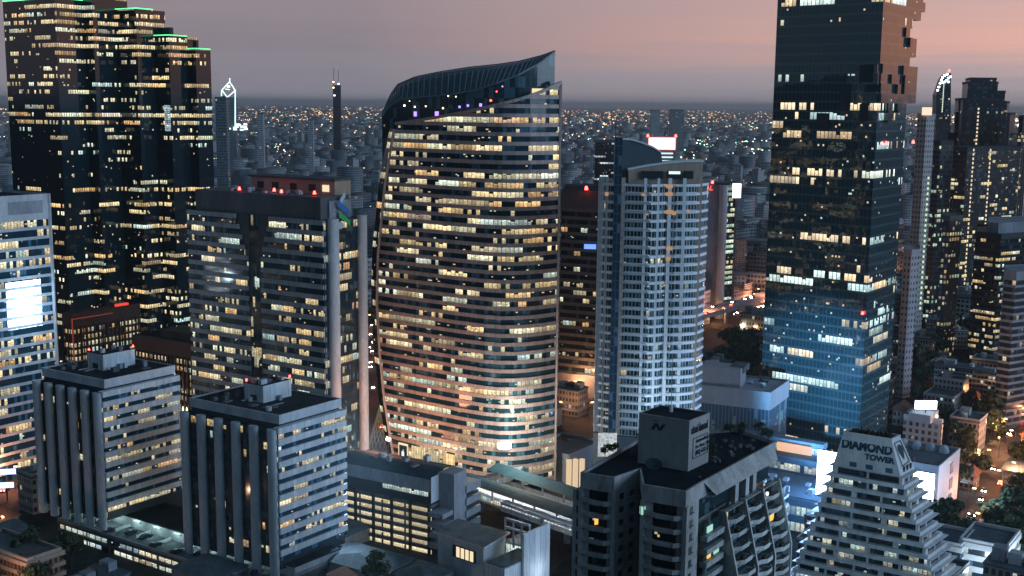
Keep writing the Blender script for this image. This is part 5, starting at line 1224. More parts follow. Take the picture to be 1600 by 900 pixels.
def mk_house(kind):
    labs = ['pale flat-roofed low block with a roof tank in the low city', 'grey shophouse row with rooftop sheds among dark streets', 'small house with a dark pitched roof among trees', 'white stepped apartment block rising over low houses', 'wide metal-roofed hall in the low city', 'old mid-rise flats with a row of balconies in the low city']
    grp = ['flat-roofed low blocks', 'shophouse rows', 'small pitched-roof houses', 'white stepped low apartments', 'metal-roofed halls', 'mid-rise flats with balconies']
    nm = ['low_block', 'shophouse_row', 'small_house', 'stepped_apartment', 'metal_hall', 'balcony_flats']
    rt = thing(nm[kind], (0, 0, 0), labs[kind], 'building', grp[kind])
    def P(w_, d_, x=0, y=0): return [(x-w_/2, y-d_/2), (x+w_/2, y-d_/2), (x+w_/2, y+d_/2), (x-w_/2, y+d_/2)]
    if kind == 0:
        MB().prism(P(16, 12), 0, 12, False, nf=4).build('wall', hw[0], rt); MB().prism(P(16.6, 12.6), 12, 12.8, True, True).build('roof', roofg, rt); rf = rt.children[-1] if False else [c for c in bpy.data.objects if c.parent == rt and c.name.startswith('roof')][0]; MB().ring(P(16.6, 12.6), 12.8, 13.6, 0, inn=.3).build('parapet', hwalls[0], rf)
        MB().box((3, 2), 5, 4, 12.8, 15.6).build('stair_hut', hwalls[0], rf); MB().cyl((-4, 1), 1.3, 12.8, 15, 12).build('water_tank', concrete_l, rf)
    elif kind == 1:
        MB().prism(P(34, 11), 0, 13.5, False, nf=4).build('wall', hw[1], rt); MB().prism(P(34.4, 12), 13.5, 14, True, True).build('roof', roofg, rt)
        for i in range(7): MB().box((-14+i*4.7, rnd.uniform(-1, 2)), 3.6, rnd.uniform(3, 6), 14, 14+rnd.uniform(1.8, 3.4)).build('roof_shed', rnd.choice(hwalls+[steel]), rt)
        MB().box((0, -6.4), 34, 1.2, 3.4, 3.8).build('awning', concrete_l, rt)
    elif kind == 2:
        MB().prism(P(11, 9), 0, 6.2, False, nf=2).build('wall', hw[2], rt); m = MB(); a, b_ = 6.3, 5.3
        m.face([(-a, -b_, 6), (a, -b_, 6), (a*.6, 0, 9.6), (-a*.6, 0, 9.6)]); m.face([(a, b_, 6), (-a, b_, 6), (-a*.6, 0, 9.6), (a*.6, 0, 9.6)]); m.face([(a, -b_, 6), (a, b_, 6), (a*.6, 0, 9.6)]); m.face([(-a, b_, 6), (-a, -b_, 6), (-a*.6, 0, 9.6)]); m.build('roof', tile_red, rt)
        MB().box((2, -5.4), 4, 2.2, 2.8, 3.1).build('porch_roof', roofg, rt)
    elif kind == 3:
        MB().prism(P(14, 14), 0, 16, True, nf=5).build('wall', hw[3], rt); MB().prism(P(9, 14, 11.5), 0, 22, True, nf=7).build('tall_wing', hw[3], rt); MB().ring(P(14, 14), 16, 17, .1, inn=.4).build('parapet', hwalls[3], rt); MB().ring(P(9, 14, 11.5), 22, 23, .1, inn=.4).build('parapet', hwalls[3], rt)
        MB().box((11, 2), 4, 4, 22, 25).build('stair_hut', hwalls[3], rt); MB().prism(P(13.5, 13.5), 16, 16.2).build('roof', roofg, rt); MB().prism(P(8.5, 13.5, 11.5), 22, 22.2).build('roof', roofg, rt)
    elif kind == 4:
        MB().prism(P(30, 18), 0, 7, False, nf=1).build('wall', hwalls[1], rt); m = MB()
        for i in range(8):
            f0, f1 = i/8, (i+1)/8; m.face([(-15.5, -9.5+19*f0, 7+3*math.sin(f0*math.pi)), (15.5, -9.5+19*f0, 7+3*math.sin(f0*math.pi)), (15.5, -9.5+19*f1, 7+3*math.sin(f1*math.pi)), (-15.5, -9.5+19*f1, 7+3*math.sin(f1*math.pi))])
        m.build('roof', roofg, rt, smooth=True); MB().box((0, -9.1), 5, .3, 0, 4).build('door', glow_w, rt)
    else:
        MB().prism(P(26, 12), 0, 20, False, nf=6).build('wall', hw[1], rt); MB().prism(P(26.4, 12.4), 20, 20.6, True, True).build('roof', roofg, rt)
        for i in range(6): MB().box((0, -6.6), 26, 1.2, 3.3*i+.2, 3.3*i+1.1).build('balcony', hwalls[0], rt)
        rf = [c for c in bpy.data.objects if c.parent == rt and c.name.startswith('roof')][0]; MB().box((-6, 1), 6, 5, 20.6, 23.6).build('stair_hut', hwalls[0], rf); MB().cyl((6, 0), 1.4, 20.6, 23, 12).build('water_tank', concrete_w, rf)
    return rt
protos = [mk_house(k) for k in range(6)]; rad = [10, 17, 8, 14, 17, 14]; used = [False]*6
def vis(x, y, z=5, mg=60):
    if y < 60: return False
    a, b_ = pix((x, y, z)); return -mg < a < 1600+mg and b_ < 905+mg
cnt = 0; placed = []
cand = []
for _ in range(26000):
    d = math.sqrt(rnd.uniform(330**2, 1500**2)); a = rnd.uniform(-.47, .47); cand.append((d*math.sin(a), d*math.cos(a)))
cand.sort(key=lambda p: p[1] + rnd.uniform(0, 260))
grid = {}
for x, y in cand:
    if cnt >= 330: break
    k = rnd.choices(range(6), (5, 4, 6, 2, 1.3, 2.5))[0]; r = rad[k]*.92
    if not vis(x, y) or not clear(x, y, r): continue
    if any((x-px)**2+(y-py)**2 < (r+pr+1)**2 for px, py, pr in placed): continue
    rz = GU-90+rnd.choice((0, 90))+rnd.uniform(-4, 4) if rnd.random() < .8 else rnd.uniform(0, 180)
    if rnd.random() < .12: continue
    o = protos[k] if not used[k] else copy_tree(protos[k]); used[k] = True
    o.location = (x, y, 0); o.rotation_euler = (0, 0, R_(rz)); o.scale = (rnd.uniform(.8, 1.15), rnd.uniform(.8, 1.15), rnd.uniform(.7, 1.25))
    placed.append((x, y, r)); cnt += 1
# ---- trees
lf, t, b = newmat('foliage'); ob = t.node('ShaderNodeTexCoord'); t.l.new(t.ramp(t.noise(ob.outputs['Object'], .8, 3, .6), [(.35, (.012, .028, .018)), (.65, (.05, .085, .04))]), b.inputs['Base Color']); b.inputs['Roughness'].default_value = .9
def mk_tree(v):
    rt = thing('broadleaf_tree', (0, 0, 0), ['broad dark tree with a spreading crown in the low city', 'tall narrow dark tree in the low city', 'low bushy dark tree in the low city'][v], 'tree', 'dark trees between the low buildings')
    H_, Rw = ((9, 5.5), (12, 4), (6, 4.5))[v]; rr = random.Random(50+v)
    m = MB(); m.cyl((0, 0), .4, 0, H_*.45, 8, .22)
    for i in range(6): a = i*1.05+rr.random(); m.bar((0, 0, H_*.35), (math.cos(a)*Rw*.5, math.sin(a)*Rw*.5, H_*.68), .16)
    m.build('trunk', barkm, rt); m = MB()
    cl = [(rr.uniform(-1, 1)*Rw*.65, rr.uniform(-1, 1)*Rw*.65, H_*rr.uniform(.5, .92), rr.uniform(.25, .5)*Rw) for _ in range(11)]
    for cx, cy, cz, cr_ in cl:
        for _ in range(70):
            d = Vector((rr.gauss(0, 1), rr.gauss(0, 1), rr.gauss(0, .8))).normalized()*cr_*rr.uniform(.55, 1.05); p = Vector((cx, cy, cz))+d
            n = (d.normalized()+Vector((rr.uniform(-.6, .6), rr.uniform(-.6, .6), rr.uniform(-.2, .8)))).normalized(); a_ = n.orthogonal().normalized()*rr.uniform(.3, .6); b2 = n.cross(a_)
            m.face([p+a_, p+b2, p-a_, p-b2])
    m.build('crown', lf, rt); return rt
tp_ = [mk_tree(v) for v in range(3)]; tused = [False]*3; tc_ = 0
def put_tree(x, y, z=0, s_=None):
    global tc_
    v = rnd.randrange(3); o = tp_[v] if not tused[v] else copy_tree(tp_[v]); tused[v] = True
    s_ = s_ or rnd.uniform(.8, 1.5); o.location = (x, y, z); o.rotation_euler = (0, 0, rnd.uniform(0, 6.28)); o.scale = (s_, s_, s_*rnd.uniform(.85, 1.15)); tc_ += 1; return o
tries = 0
while tc_ < 215 and tries < 8000:
    tries += 1; zone = rnd.random()
    if zone < .42: px, py = rnd.uniform(1090, 1215), rnd.uniform(500, 640)
    elif zone < .85: px, py = rnd.uniform(1420, 1600), rnd.uniform(440, 900)
    elif zone < .93: px, py = rnd.uniform(0, 420), rnd.uniform(860, 930)
    else: px, py = rnd.uniform(540, 900), rnd.uniform(800, 930)
    p = atz(px, py, 0)
    if clear(p[0], p[1], 2) and not any((p[0]-x)**2+(p[1]-y)**2 < (r*.8+2)**2 for x, y, r in placed): put_tree(p[0], p[1])
ttx = ['potted shrub tree on the far left of the condominium roof', 'dark roof palm nearest the plant room on the condominium', 'bushy roof tree left of the condominium plant room', 'roof tree at the back right of the condominium', 'small tree on the condominium roof edge, rightmost', 'low roof bush in the middle of the condominium roof', 'roof shrub at the condominium back corner', 'shrub beside the roof mast of the condominium']
for i, (px, py) in enumerate(((945, 718), (958, 706), (1003, 690), (1158, 690), (1185, 682), (1110, 720), (1140, 676), (1200, 690))):
    p = atz(px, py, Z-.3); o = put_tree(p[0], p[1], Z-.4, .34); o['label'] = ttx[i]; o['group'] = 'plants on the condominium roof'
# bottom-centre dark roofs
for i, (px, py, w_, d_, h_, lab) in enumerate(((620, 885, 26, 16, 7, 'dark low roof with a lit window under trees, bottom centre'), (360, 895, 18, 14, 7, 'grey gabled canopy at the foot of the nearer twin block'), (560, 830, 18, 16, 5, 'dark hipped roof right of the nearer twin block'), (690, 900, 14, 12, 6, 'dark flat roof below the white building'))):
    c = xy(atz(px, py, h_)); P = quad(go(c, 235, d_/2), 55, d_, 147, w_); rt = thing('low_hall', (*ctr(P), 0), lab, 'building')
    MB().prism(P, 0, h_, False).build('wall', concrete_g, rt); m = MB(); a = [(*p, h_) for p in offset(P, .8)]; r1_, r2_ = (*lerp2(ctr(P), ctr([P[0], P[3]]), .3), h_+2.4), (*lerp2(ctr(P), ctr([P[1], P[2]]), .3), h_+2.4)
    m.face([a[0], a[1], r2_, r1_]); m.face([a[1], a[2], r2_]); m.face([a[2], a[3], r1_, r2_]); m.face([a[3], a[0], r1_]); m.build('roof', roofg, rt)
    if i in (0, 2): lightpoint('yard_lamp', (*go(c, 300, 14), 5), (1, .7, .4), 600, .3)
# terracotta balcony flats, bottom left
c = xy(atz(60, 872, 10)); P = quad(go(c, 235, 4), 55, 12, 147, 30); rt = thing('terracotta_flats', (*ctr(P), 0), 'terracotta flats with rows of white balconies in the bottom left corner', 'apartment building', r=15)
core(rt, P, 0, 10, beige, roofg); bands(rt, P, 0, 10, 3, windows('terra', 1.8, .2, .6, (.03, .02, .02), .3, seed=401, mcol=(.3, .17, .12), mull=.25), beige, .4, .8); lightpoint('yard_lamp', (*go(c, 250, 14), 8), (1, .55, .35), 5000, .5)

# ---- street lamps with real lamps near, cars
def mk_lamp():
    rt = thing('street_lamp', (0, 0, 0), 'tall street lamp with a glowing orange head over the road', 'street lamp', 'orange street lamps along the roads')
    MB().cyl((0, 0), .14, 0, 9, 8, .08).build('pole', darkm, rt); m = MB(); m.bar((0, 0, 9), (2, 0, 9.6), .12); m.build('arm', darkm, rt); MB().box((2.1, 0), 1.3, .6, 9.4, 9.75).build('lamp_head', orange_l, rt); return rt
lamp0 = mk_lamp(); first = True
def put_lamp(x, y, rz, e=0, col=(1, .5, .2)):
    global first
    o = lamp0 if first else copy_tree(lamp0); first = False; o.location = (x, y, 0); o.rotation_euler = (0, 0, rz)
    if e: lightpoint('street_lamp_light', (x+2*math.cos(rz), y+2*math.sin(rz), 8.9), col, e, .3)
def roadlen(L): return sum(math.hypot(L[i+1][0]-L[i][0], L[i+1][1]-L[i][1]) for i in range(len(L)-1))
def mk_car(v):
    rt = thing('car', (0, 0, 0), ['silver car with glowing red tail lights queueing on the road', 'dark car with white headlights coming along the road'][v], 'car', ['cars heading away with red tail lights', 'cars approaching with headlights on'][v])
    m = MB(); pr = [(-2.1, .35), (2.1, .35), (2.15, .8), (1.2, .95), (.6, 1.42), (-1.1, 1.42), (-1.8, 1.0), (-2.15, .9)]
    l = [(x, -.85, z) for x, z in pr]; r = [(x, .85, z) for x, z in pr]; m.face(l); m.face(list(reversed(r)))
    for i in range(8): j = (i+1) % 8; m.face([l[i], r[i], r[j], l[j]])
    m.build('body', concrete_l if v == 0 else darkm, rt)
    MB().box((-.2, 0), 1.5, 1.72, 1.0, 1.3).build('side_window', darkm, rt)
    for x in (-1.3, 1.3):
        for y in (-.8, .8): m = MB(); m.box((x, y), .62, .2, 0, .62); m.build('wheel', darkm, rt)
    for y in (-.6, .6): MB().box(((-2.2 if v == 0 else 2.2), y), .12, .42, .6, .95).build('tail_light' if v == 0 else 'headlight', MATS.get(('tail', 'head')[v]) or emit(('tail', 'head')[v], ((1, .06, .03), (1, .85, .7))[v], (60, 60)[v], True), rt)
    return rt
cars = [mk_car(0), mk_car(1)]; cu_ = [False, False]
def mk_parked():
    rt = copy_tree(cars[1]); rt['label'] = 'dark parked car with lights off on the pale lit garage deck'; rt['group'] = 'cars parked on the garage deck'; rt.name = 'parked_car'
    for ch in list(rt.children):
        if ch.name.startswith('headlight'): bpy.data.objects.remove(ch)
    return rt
pk = mk_parked()
for i in range(11):
    o = pk if i == 0 else copy_tree(pk); p = go(go(DECK[0], DECK[1], 5+i*(DECK[2]-10)/11+rnd.uniform(-1, 1)), DECK[1]+90, rnd.choice((4, 7)))
    o.location = (*p, 5.61); o.rotation_euler = (0, 0, R_(DECK[1]+90))
def line(L, wd, n, lamps=0, e=0, col=(1, .5, .2), s0=0, s1=1, cz=.01):
    T_ = roadlen(L)
    for i in range(lamps):
        p, dg = along(L, T_*(s0+(s1-s0)*(i+.5)/lamps)); s_ = 1 if i % 2 else -1; q = go(p, dg+90*s_, wd/2+1); put_lamp(q[0], q[1], R_(dg-90*s_), e, col)
    for i in range(n):
        p, dg = along(L, T_*(s0+(s1-s0)*rnd.random())); ln = rnd.choice((-3, -2, -1, 1, 2, 3)); q = go(p, dg+90, ln*wd/8); v = 0 if ln < 0 else 1
        o = cars[v] if not cu_[v] else copy_tree(cars[v]); cu_[v] = True; o.location = (q[0], q[1], cz); o.rotation_euler = (0, 0, R_(dg if v == 0 else dg+180))
line(rd_sath, 28, 170, 24, 15000, (1, .30, .14), .42, 1.0); line(rd_left, 24, 40, 6, 9000, (1, .28, .12)); line(rd_mid, 18, 40, 6, 4500, (1, .28, .14), .15, .8); line(rd_right, 8, 12, 8, 5500, (1, .34, .12))
for px, py, e in ((1545, 690, 14000), (1570, 670, 16000), (1530, 740, 9000), (1590, 760, 14000), (1560, 640, 9000), (1585, 705, 14000), (1560, 715, 9000), (890, 640, 6000), (905, 625, 6000), (880, 660, 5000), (1180, 470, 9000), (1120, 505, 9000), (5, 760, 9000), (30, 700, 6000), (920, 660, 5000), (1300, 870, 0), (1495, 480, 9000), (1450, 440, 8000)):
    p = atz(px, py, 0)
    if e: put_lamp(p[0], p[1], rnd.uniform(0, 6), e, (1, .42, .18))
k_ = 0
while k_ < 40:
    px, py = rnd.choice(((rnd.uniform(1095, 1210), rnd.uniform(485, 600)), (rnd.uniform(1430, 1600), rnd.uniform(450, 880)), (rnd.uniform(430, 900), rnd.uniform(800, 898)), (rnd.uniform(0, 420), rnd.uniform(840, 898)), (rnd.uniform(1100, 1220), rnd.uniform(380, 470))))
    p = atz(px, py, 0)
    if clear(p[0], p[1], 2): put_lamp(p[0], p[1], rnd.uniform(0, 6), rnd.choice((600, 1500, 3000)), rnd.choice(((1, .5, .2), (1, .75, .45), (.8, .95, 1)))); k_ += 1
# shop signs at far left
for i, (px, py, lab) in enumerate(((12, 735, 'upper blue-white lit shop sign at the left edge over the street'), (10, 752, 'lower small blue-white lit shop sign at the left edge'))):
    p = atz(px, py, 8); rt = thing('shop_sign', (p[0], p[1], 0), lab, 'sign'); MB().box((p[0], p[1]), 8-3*i, .5, 6.5-i, 8.5-i, 10).build('lit_panel', emit('shop_sign%d' % i, (.4, .6, 1), 3, True), rt); MB().box((p[0], p[1]), .4, .4, 0, 6.4-i, 10).build('post', darkm, rt)
# elevated expressway beyond
ex = [xy(atz(x, y, 12)) for x, y in ((1085, 492), (1160, 472), (1230, 452), (1400, 420), (1520, 386), (1640, 362))]
rt = thing('elevated_road', (*ex[1], 0), 'elevated road deck on piers sweeping across behind the tall glass tower', 'viaduct')
m = MB(); A_, B_ = offset(ex, 7, False), offset(ex, -7, False)
for i in range(len(ex)-1):
    m.face([(*A_[i], 12), (*A_[i+1], 12), (*B_[i+1], 12), (*B_[i], 12)])
    for Q in (A_, B_): m.face([(*Q[i], 10), (*Q[i+1], 10), (*Q[i+1], 13), (*Q[i], 13)])
m.build('deck', concrete_g, rt)
for s in range(10, int(roadlen(ex)), 35): p, dg = along(ex, s); MB().cyl(p, 1.5, 0, 10.5, 10).build('pier', concrete_g, rt)
line(ex, 12, 90, 0, 0, cz=12.02)
for i in range(8):
    p, dg = along(ex, 20+i*roadlen(ex)/8.5); lightpoint('deck_lamp', (p[0], p[1], 18), (1, .32, .14), 16000, .5)

# ================================================================ FAR CITY
rs = np.random.RandomState(5)
def bigboxes(name, n, dmin, dmax, mats, hfun, wfun, zfun=lambda d: 0, amax=.5, mi_p=None, lines=0):
    u = rs.rand(n); d = np.exp(np.log(dmin)+(np.log(dmax)-np.log(dmin))*u); a = rs.uniform(-amax, amax, n)
    x, y = d*np.sin(a), d*np.cos(a)
    if lines:
        lid = rs.randint(0, lines, n); ld = np.exp(rs.uniform(np.log(dmin), np.log(dmax), lines)); la = rs.uniform(-amax, amax, lines); lh = R_(GU)+rs.choice([0, math.pi/2, 0.4], lines)+rs.uniform(-.2, .2, lines)
        tt = rs.uniform(-.5, .5, n)*ld[lid]*.45; jj = rs.normal(0, 6, n); sel = rs.rand(n) < .6
        lx_, ly_ = ld*np.sin(la), ld*np.cos(la); nx, ny = lx_[lid]+tt*np.cos(lh[lid])-jj*np.sin(lh[lid]), ly_[lid]+tt*np.sin(lh[lid])+jj*np.cos(lh[lid]); ok = sel & (ny > dmin*.9)
        x = np.where(ok, nx, x); y = np.where(ok, ny, y); d = np.where(ok, np.hypot(x, y), d)
    V = np.zeros((n, 8, 3)); UV = np.zeros((n, 5, 4, 2)); keep = np.array([clear(x[i], y[i], 12) for i in range(n)]) if dmin < 890 else np.ones(n, bool)
    pn = np.sin(x/310+1)*np.sin(y/270+2)+.6*np.sin(x/120+y/190)+.5*np.sin(x/900-y/1100); keep &= (pn > -.75) | (rs.rand(n) < .25)
    w_, dd, h = wfun(d), wfun(d), hfun(d); z0 = zfun(d)*np.ones(n); an = R_(GU)+rs.uniform(-.15, .15, n)+np.where(rs.rand(n) < .25, rs.uniform(0, 1.5, n), 0)
    sg = np.array([(-1, -1), (1, -1), (1, 1), (-1, 1)])*.5
    for j in range(4):
        lx, ly = sg[j, 0]*w_, sg[j, 1]*dd; X_, Y_ = x+lx*np.cos(an)-ly*np.sin(an), y+lx*np.sin(an)+ly*np.cos(an)
        V[:, j] = np.stack([X_, Y_, z0], 1); V[:, j+4] = np.stack([X_, Y_, z0+h], 1)
    F_ = np.array([(0, 1, 5, 4), (1, 2, 6, 5), (2, 3, 7, 6), (3, 0, 4, 7), (4, 5, 6, 7)]); nfl = np.maximum(1, np.round(h/3.4)); ro = rs.randint(0, 500, n)
    for j in range(4):
        L = w_ if j % 2 == 0 else dd; u0 = ro*3+j*40
        UV[:, j, 0] = np.stack([u0, ro], 1); UV[:, j, 1] = np.stack([u0+L, ro], 1); UV[:, j, 2] = np.stack([u0+L, ro+nfl], 1); UV[:, j, 3] = np.stack([u0, ro+nfl], 1)
    V, UV = V[keep], UV[keep]; n = len(V); F = (F_[None]+(np.arange(n)*8)[:, None, None]).reshape(-1, 4)
    me = bpy.data.meshes.new(name); me.vertices.add(n*8); me.vertices.foreach_set('co', V.ravel()); me.loops.add(n*20); me.loops.foreach_set('vertex_index', F.ravel().astype(np.int32)); me.polygons.add(n*5); me.polygons.foreach_set('loop_start', np.arange(0, n*20, 4, dtype=np.int32))
    ul = me.uv_layers.new(name='UVMap'); ul.data.foreach_set('uv', UV.ravel())
    for m_ in mats: me.materials.append(m_)
    nm = len(mats)
    mi = rs.choice(nm-1 if mi_p is None else nm, n, p=mi_p); M5 = np.repeat(mi[:, None], 5, 1)
    if mi_p is None: M5[:, 4] = np.where(rs.rand(n) < .45, nm-1, np.where(rs.rand(n) < .5, nm-2, nm-3)); M5[:, :4] = rs.choice(nm-3, n)[:, None]
    me.polygons.foreach_set('material_index', M5.ravel().astype(np.int32)); me.update(); me.validate()
    o = bpy.data.objects.new(name, me); COL.objects.link(o); return o
fw = [windows('far_w%d' % i, 3.0, l, .55, (.02, .03, .04), .5, vlo=.25, vhi=.8, mull=.15, mcol=mc, seed=500+i, run=1, pal=p_) for i, (l, mc, p_) in enumerate(((.12, (.24, .29, .34), WARM), (.11, (.13, .17, .21), COOL), (.09, (.40, .45, .50), WARM), (.14, (.18, .22, .26), SKYL)))]
o = bigboxes('distant_city', 19000, 860, 14000, fw+[solid('pale_roof', (.3, .35, .4), .8, .3, .02), solid('rust_roof', (.14, .12, .12), .8, .3, .02), roofg], lambda d: np.minimum(60, 6+rs.exponential(7, len(d))), lambda d: rs.uniform(10, 30, len(d))*(1+d/7000))
tag(o, 'endless mass of low dark blocks and houses fading towards the horizon', 'distant city', kind='stuff')
lm = [emit('cl_warm', (1, .62, .28), 5, True), emit('cl_white', (.8, 1, .95), 5, True), emit('cl_orange', (1, .4, .12), 6, True), emit('cl_green', (.45, 1, .7), 4, True), emit('cl_red', (1, .1, .06), 6, True)]
o = bigboxes('distant_lights', 9500, 1000, 15000, lm, lambda d: d*.00021*rs.uniform(.4, 1.7, len(d))**1.7, lambda d: d*.00024*rs.uniform(.4, 1.9, len(d))**1.8, lambda d: rs.uniform(5, 16, len(d)), mi_p=[.34, .28, .18, .16, .04], lines=90)
tag(o, 'countless tiny warm, white and green lamps scattered over the distant city', 'city lights', kind='stuff')
o = bigboxes('horizon_lights', 1700, 9000, 34000, lm, lambda d: d*.00024*rs.uniform(.4, 1.6, len(d)), lambda d: d*.0004*rs.uniform(.4, 3, len(d)), lambda d: rs.uniform(5, 30, len(d)), mi_p=[.45, .15, .32, .02, .06])
tag(o, 'thin string of orange and white lights along the horizon', 'city lights', kind='stuff')
# green market-light cluster
def cluster(px0, px1, py0, py1, n, mi_p, lab, s=.0006):
    m = MB(); 
    for _ in range(n):
        p = atz(rnd.uniform(px0, px1), rnd.uniform(py0, py1), 14); d = p[1]; w_ = d*s*rnd.uniform(.6, 1.5); m.box(xy(p), w_, w_, 14-w_/2, 14+w_/2, 0, mi=rnd.choices(range(5), mi_p)[0])
    o = m.build('cluster_lights', lm); tag(o, lab, 'city lights', kind='stuff')
cluster(1050, 1215, 214, 250, 190, (.2, .25, 0, .55, 0), 'dense patch of greenish lamps right of the residential tower')
cluster(350, 590, 176, 262, 160, (.45, .3, .15, .08, .02), 'scattered lamps of the far district between the stepped and leaf towers', .00055)
cluster(880, 1010, 165, 220, 90, (.45, .25, .25, .03, .02), 'warm far lamps just right of the leaf tower crown', .00055)
cluster(1430, 1600, 182, 196, 70, (.3, .35, .3, 0, .05), 'bright far lights beside the deco tower at the horizon', .0008)
cluster(0, 22, 170, 250, 30, (.4, .1, .5, 0, 0), 'orange far lamps left of the stepped tower')
# mid-distance towers, each its own thing
labs = {0: 'pale distant apartment tower rising from the low city', 1: 'dark distant tower with a few lit windows', 2: 'distant mid-rise block with rows of warm windows'}
def mk_tw(v):
    rt = thing('apartment_tower', (0, 0, 0), labs[v], 'tower', ['pale distant apartment towers', 'dark distant towers', 'warm-lit distant blocks'][v]); w_, d_, h_ = ((18, 14, 60), (20, 20, 80), (34, 14, 36))[v]
    P = [(-w_/2, -d_/2), (w_/2, -d_/2), (w_/2, d_/2), (-w_/2, d_/2)]; MB().prism(P, 0, h_, False, nf=int(h_/3.3)).build('wall', [fw[2], fw[1], fw[0]][v], rt); MB().prism(offset(P, .3), h_, h_+1, True, True).build('roof', roofg, rt); MB().box((0, 0), w_*.4, d_*.5, h_+1, h_+5).build('plant_room', hwalls[v], rt)
    return rt
tw = [mk_tw(v) for v in range(3)]; tu = [False]*3; n = 0
while n < 110:
    px = rnd.uniform(0, 1600); d = math.exp(rnd.uniform(math.log(850), math.log(5200))); p = aty(px, 300, d)
    if not clear(p[0], p[1], 18): continue
    if any((p[0]-x)**2+(p[1]-y)**2 < (r+14)**2 for x, y, r in placed): continue
    v = rnd.choices((0, 1, 2), (3, 2, 4))[0]; s_ = rnd.uniform(.35, .8)*min(1, .45+d/3500)
    o = tw[v] if not tu[v] else copy_tree(tw[v]); tu[v] = True; o.location = (p[0], p[1], 0); o.rotation_euler = (0, 0, R_(rnd.uniform(0, 90))); o.scale = (1, 1, s_); BUSY.append((p[0], p[1], 18)); n += 1
# landmark far towers
D = 2600; c = aty(361, 160, D); rt = thing('crown_tower', (c[0], c[1], 0), 'distant tower outlined in white light with a diamond-shaped crown', 'tower')
w_ = 11*D/FPX*.5*2; a, b_ = aty(354.5, 160, D), aty(368, 160, D); zt_ = aty(361, 152, D)[2]
MB().prism([xy(a), xy(b_), (b_[0], D+20), (a[0], D+20)], 0, zt_, True, nf=50).build('wall', fw[1], rt)
lw_ = emit('outline_white', (.75, 1, .95), 1.6, True); P_ = lambda x, y: tuple(aty(x, y, D-1))
for s_ in (((354.8, 200), (354.8, 152)), ((367.5, 200), (367.5, 140)), ((346, 150), (346.5, 141)), ((346.5, 141), (358.5, 128)), ((358.5, 128), (364.5, 136)), ((364.5, 136), (367, 142)), ((367, 142), (355, 152)), ((355, 152), (347, 141)), ((352, 139), (359, 140)), ((359, 128), (359, 122))):
    MB().bar(P_(*s_[0]), P_(*s_[1]), 2.2).build('light_line', lw_, rt)
p = P_(357, 135); MB().cyl((p[0], p[1]), 3, p[2]-2, p[2]+2, 10).build('crown_lamp', warm_l, rt)
a, b_ = P_(347, 150), P_(354, 150); MB().prism([a[:2], b_[:2], (b_[0], D+18), (a[0], D+18)], 0, aty(350, 150, D)[2]).build('side_wing', fw[1], rt)
for i in range(14): 
    p = aty(rnd.uniform(357, 385), rnd.uniform(194, 203), D-10); MB().box((p[0], p[1]), 8, 2, p[2]-2, p[2]+2).build('base_light', lw_, rt)
def simple_far(x0, x1, ty, D, lab, name='far_tower', mat=None, spire=None):
    a, b_ = aty(x0, ty, D), aty(x1, ty, D); rt = thing(name, (*ctr([a, b_]), 0), lab, 'tower'); dp = (b_[0]-a[0])
    MB().prism([xy(a), xy(b_), (b_[0], D+dp), (a[0], D+dp)], 0, a[2], True, nf=max(3, int(a[2]/3.5))).build('wall', mat or fw[1], rt); MB().ring([xy(a), xy(b_), (b_[0], D+dp), (a[0], D+dp)], a[2], a[2]+2, .4, inn=1).build('parapet', roofg, rt)
    if spire:
        for sx_, sy_ in spire: p, q = aty(sx_, ty, D), aty(sx_, sy_, D); MB().bar(tuple(p), tuple(q), .9).build('crane_mast', darkm, rt)
    return rt
r5 = simple_far(520, 531, 134, 3000, 'distant tower under construction with two thin crane masts', mat=solid('far_dark', (.03, .035, .045), .8), spire=((521.5, 106), (528.5, 110)))
for x, y, mt in ((521, 128, warm_l), (529, 131, white_l), (521, 137, warm_l), (522.6, 149, white_l)): p = aty(x, y, 2995); MB().box((p[0], p[1]), 3, 1, p[2]-1.5, p[2]+1.5).build('work_lamp', mt, r5)
simple_far(336, 353, 154, 1500, 'dark block with roof lamps right beside the stepped tower', mat=fw[1])
simple_far(402, 411, 178, 2200, 'pale far tower with a lit top between the stepped and leaf towers', mat=fw[2])
simple_far(481, 489, 187, 2200, 'pale far tower with lit stair, left of the construction tower', mat=fw[2])
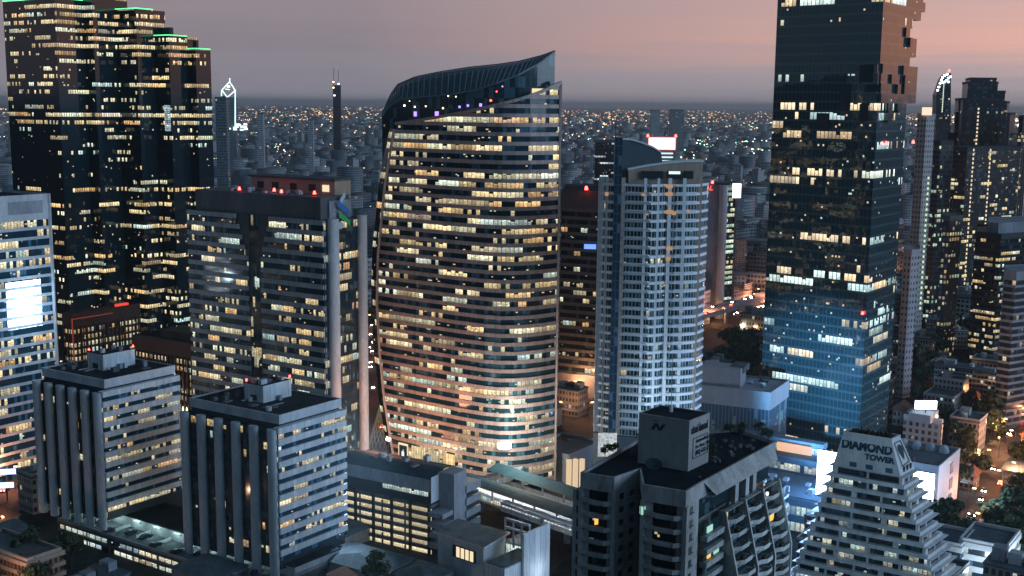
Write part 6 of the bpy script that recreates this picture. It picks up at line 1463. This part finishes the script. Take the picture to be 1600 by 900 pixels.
simple_far(1018, 1032, 173, 3400, 'wide pale far tower left of a twin above the residential tower', mat=fw[2]); simple_far(1049, 1069, 172, 3600, 'reddish-topped far tower above the residential tower', mat=fw[0])
simple_far(930, 968, 222, 1300, 'dark glass block with white lit strips behind the residential tower crown', mat=windows('strips', 3, .3, .9, (.01, .02, .03), .2, vlo=.3, vhi=.8, seed=601, pal=[(0, (.7, .9, 1)), (1, (.9, 1, 1))], run=3))
c = aty(1034, 225, 1250); rt = thing('rooftop_billboard', (c[0], c[1], 0), 'glowing white billboard with red frame on a dark building behind the residential tower', 'billboard')
a, b_ = aty(1013, 233, 1250), aty(1055, 233, 1250); MB().prism([xy(a), xy(b_), (b_[0], 1275), (a[0], 1275)], 0, a[2]).build('wall', fw[1], rt)
z0, z1 = aty(1013, 233, 1250)[2], aty(1013, 215, 1250)[2]; MB().box((c[0], 1249), b_[0]-a[0]+1.4, .8, z0-1, z1+1).build('frame', emit('bb_red', (1, .12, .12), .8), rt); MB().box((c[0], 1248.4), b_[0]-a[0]-.6, .6, z0, z1).build('lit_panel', emit('bb_white', (1, .86, .84), 2.2), rt)
for i in range(3): MB().box((c[0]+2, 1248.4), 20, .5, z0-5-i*4, z0-3.4-i*4).build('lit_strip', glow_w, rt)
beacon(rt, (a[0]-1, 1249, z1), 1.4); beacon(rt, (b_[0], 1249, z1), 1.4)

# ================================================================ HAZE
DENS = 0.00005
hz_ = MB(); hz_.box((0, 29000), 94000, 66000, -1, 240); h = hz_.build('haze', None); h.data.materials.clear()
hm, t, b = newmat('haze_air'); t.n.remove(b); pv = t.node('ShaderNodeVolumePrincipled'); pv.inputs['Color'].default_value = (.66, .86, 1, 1); pv.inputs['Density'].default_value = DENS; pv.inputs['Anisotropy'].default_value = .6
t.l.new(pv.outputs[0], t.n['Material Output'].inputs['Volume']); h.data.materials.append(hm); tag(h, 'thin bluish evening haze over the whole city', 'haze', kind='stuff')
for o in bpy.data.objects:
    if '_loc' in o: del o['_loc']
print('objects', len(bpy.data.objects), 'houses', cnt, 'trees', tc_)
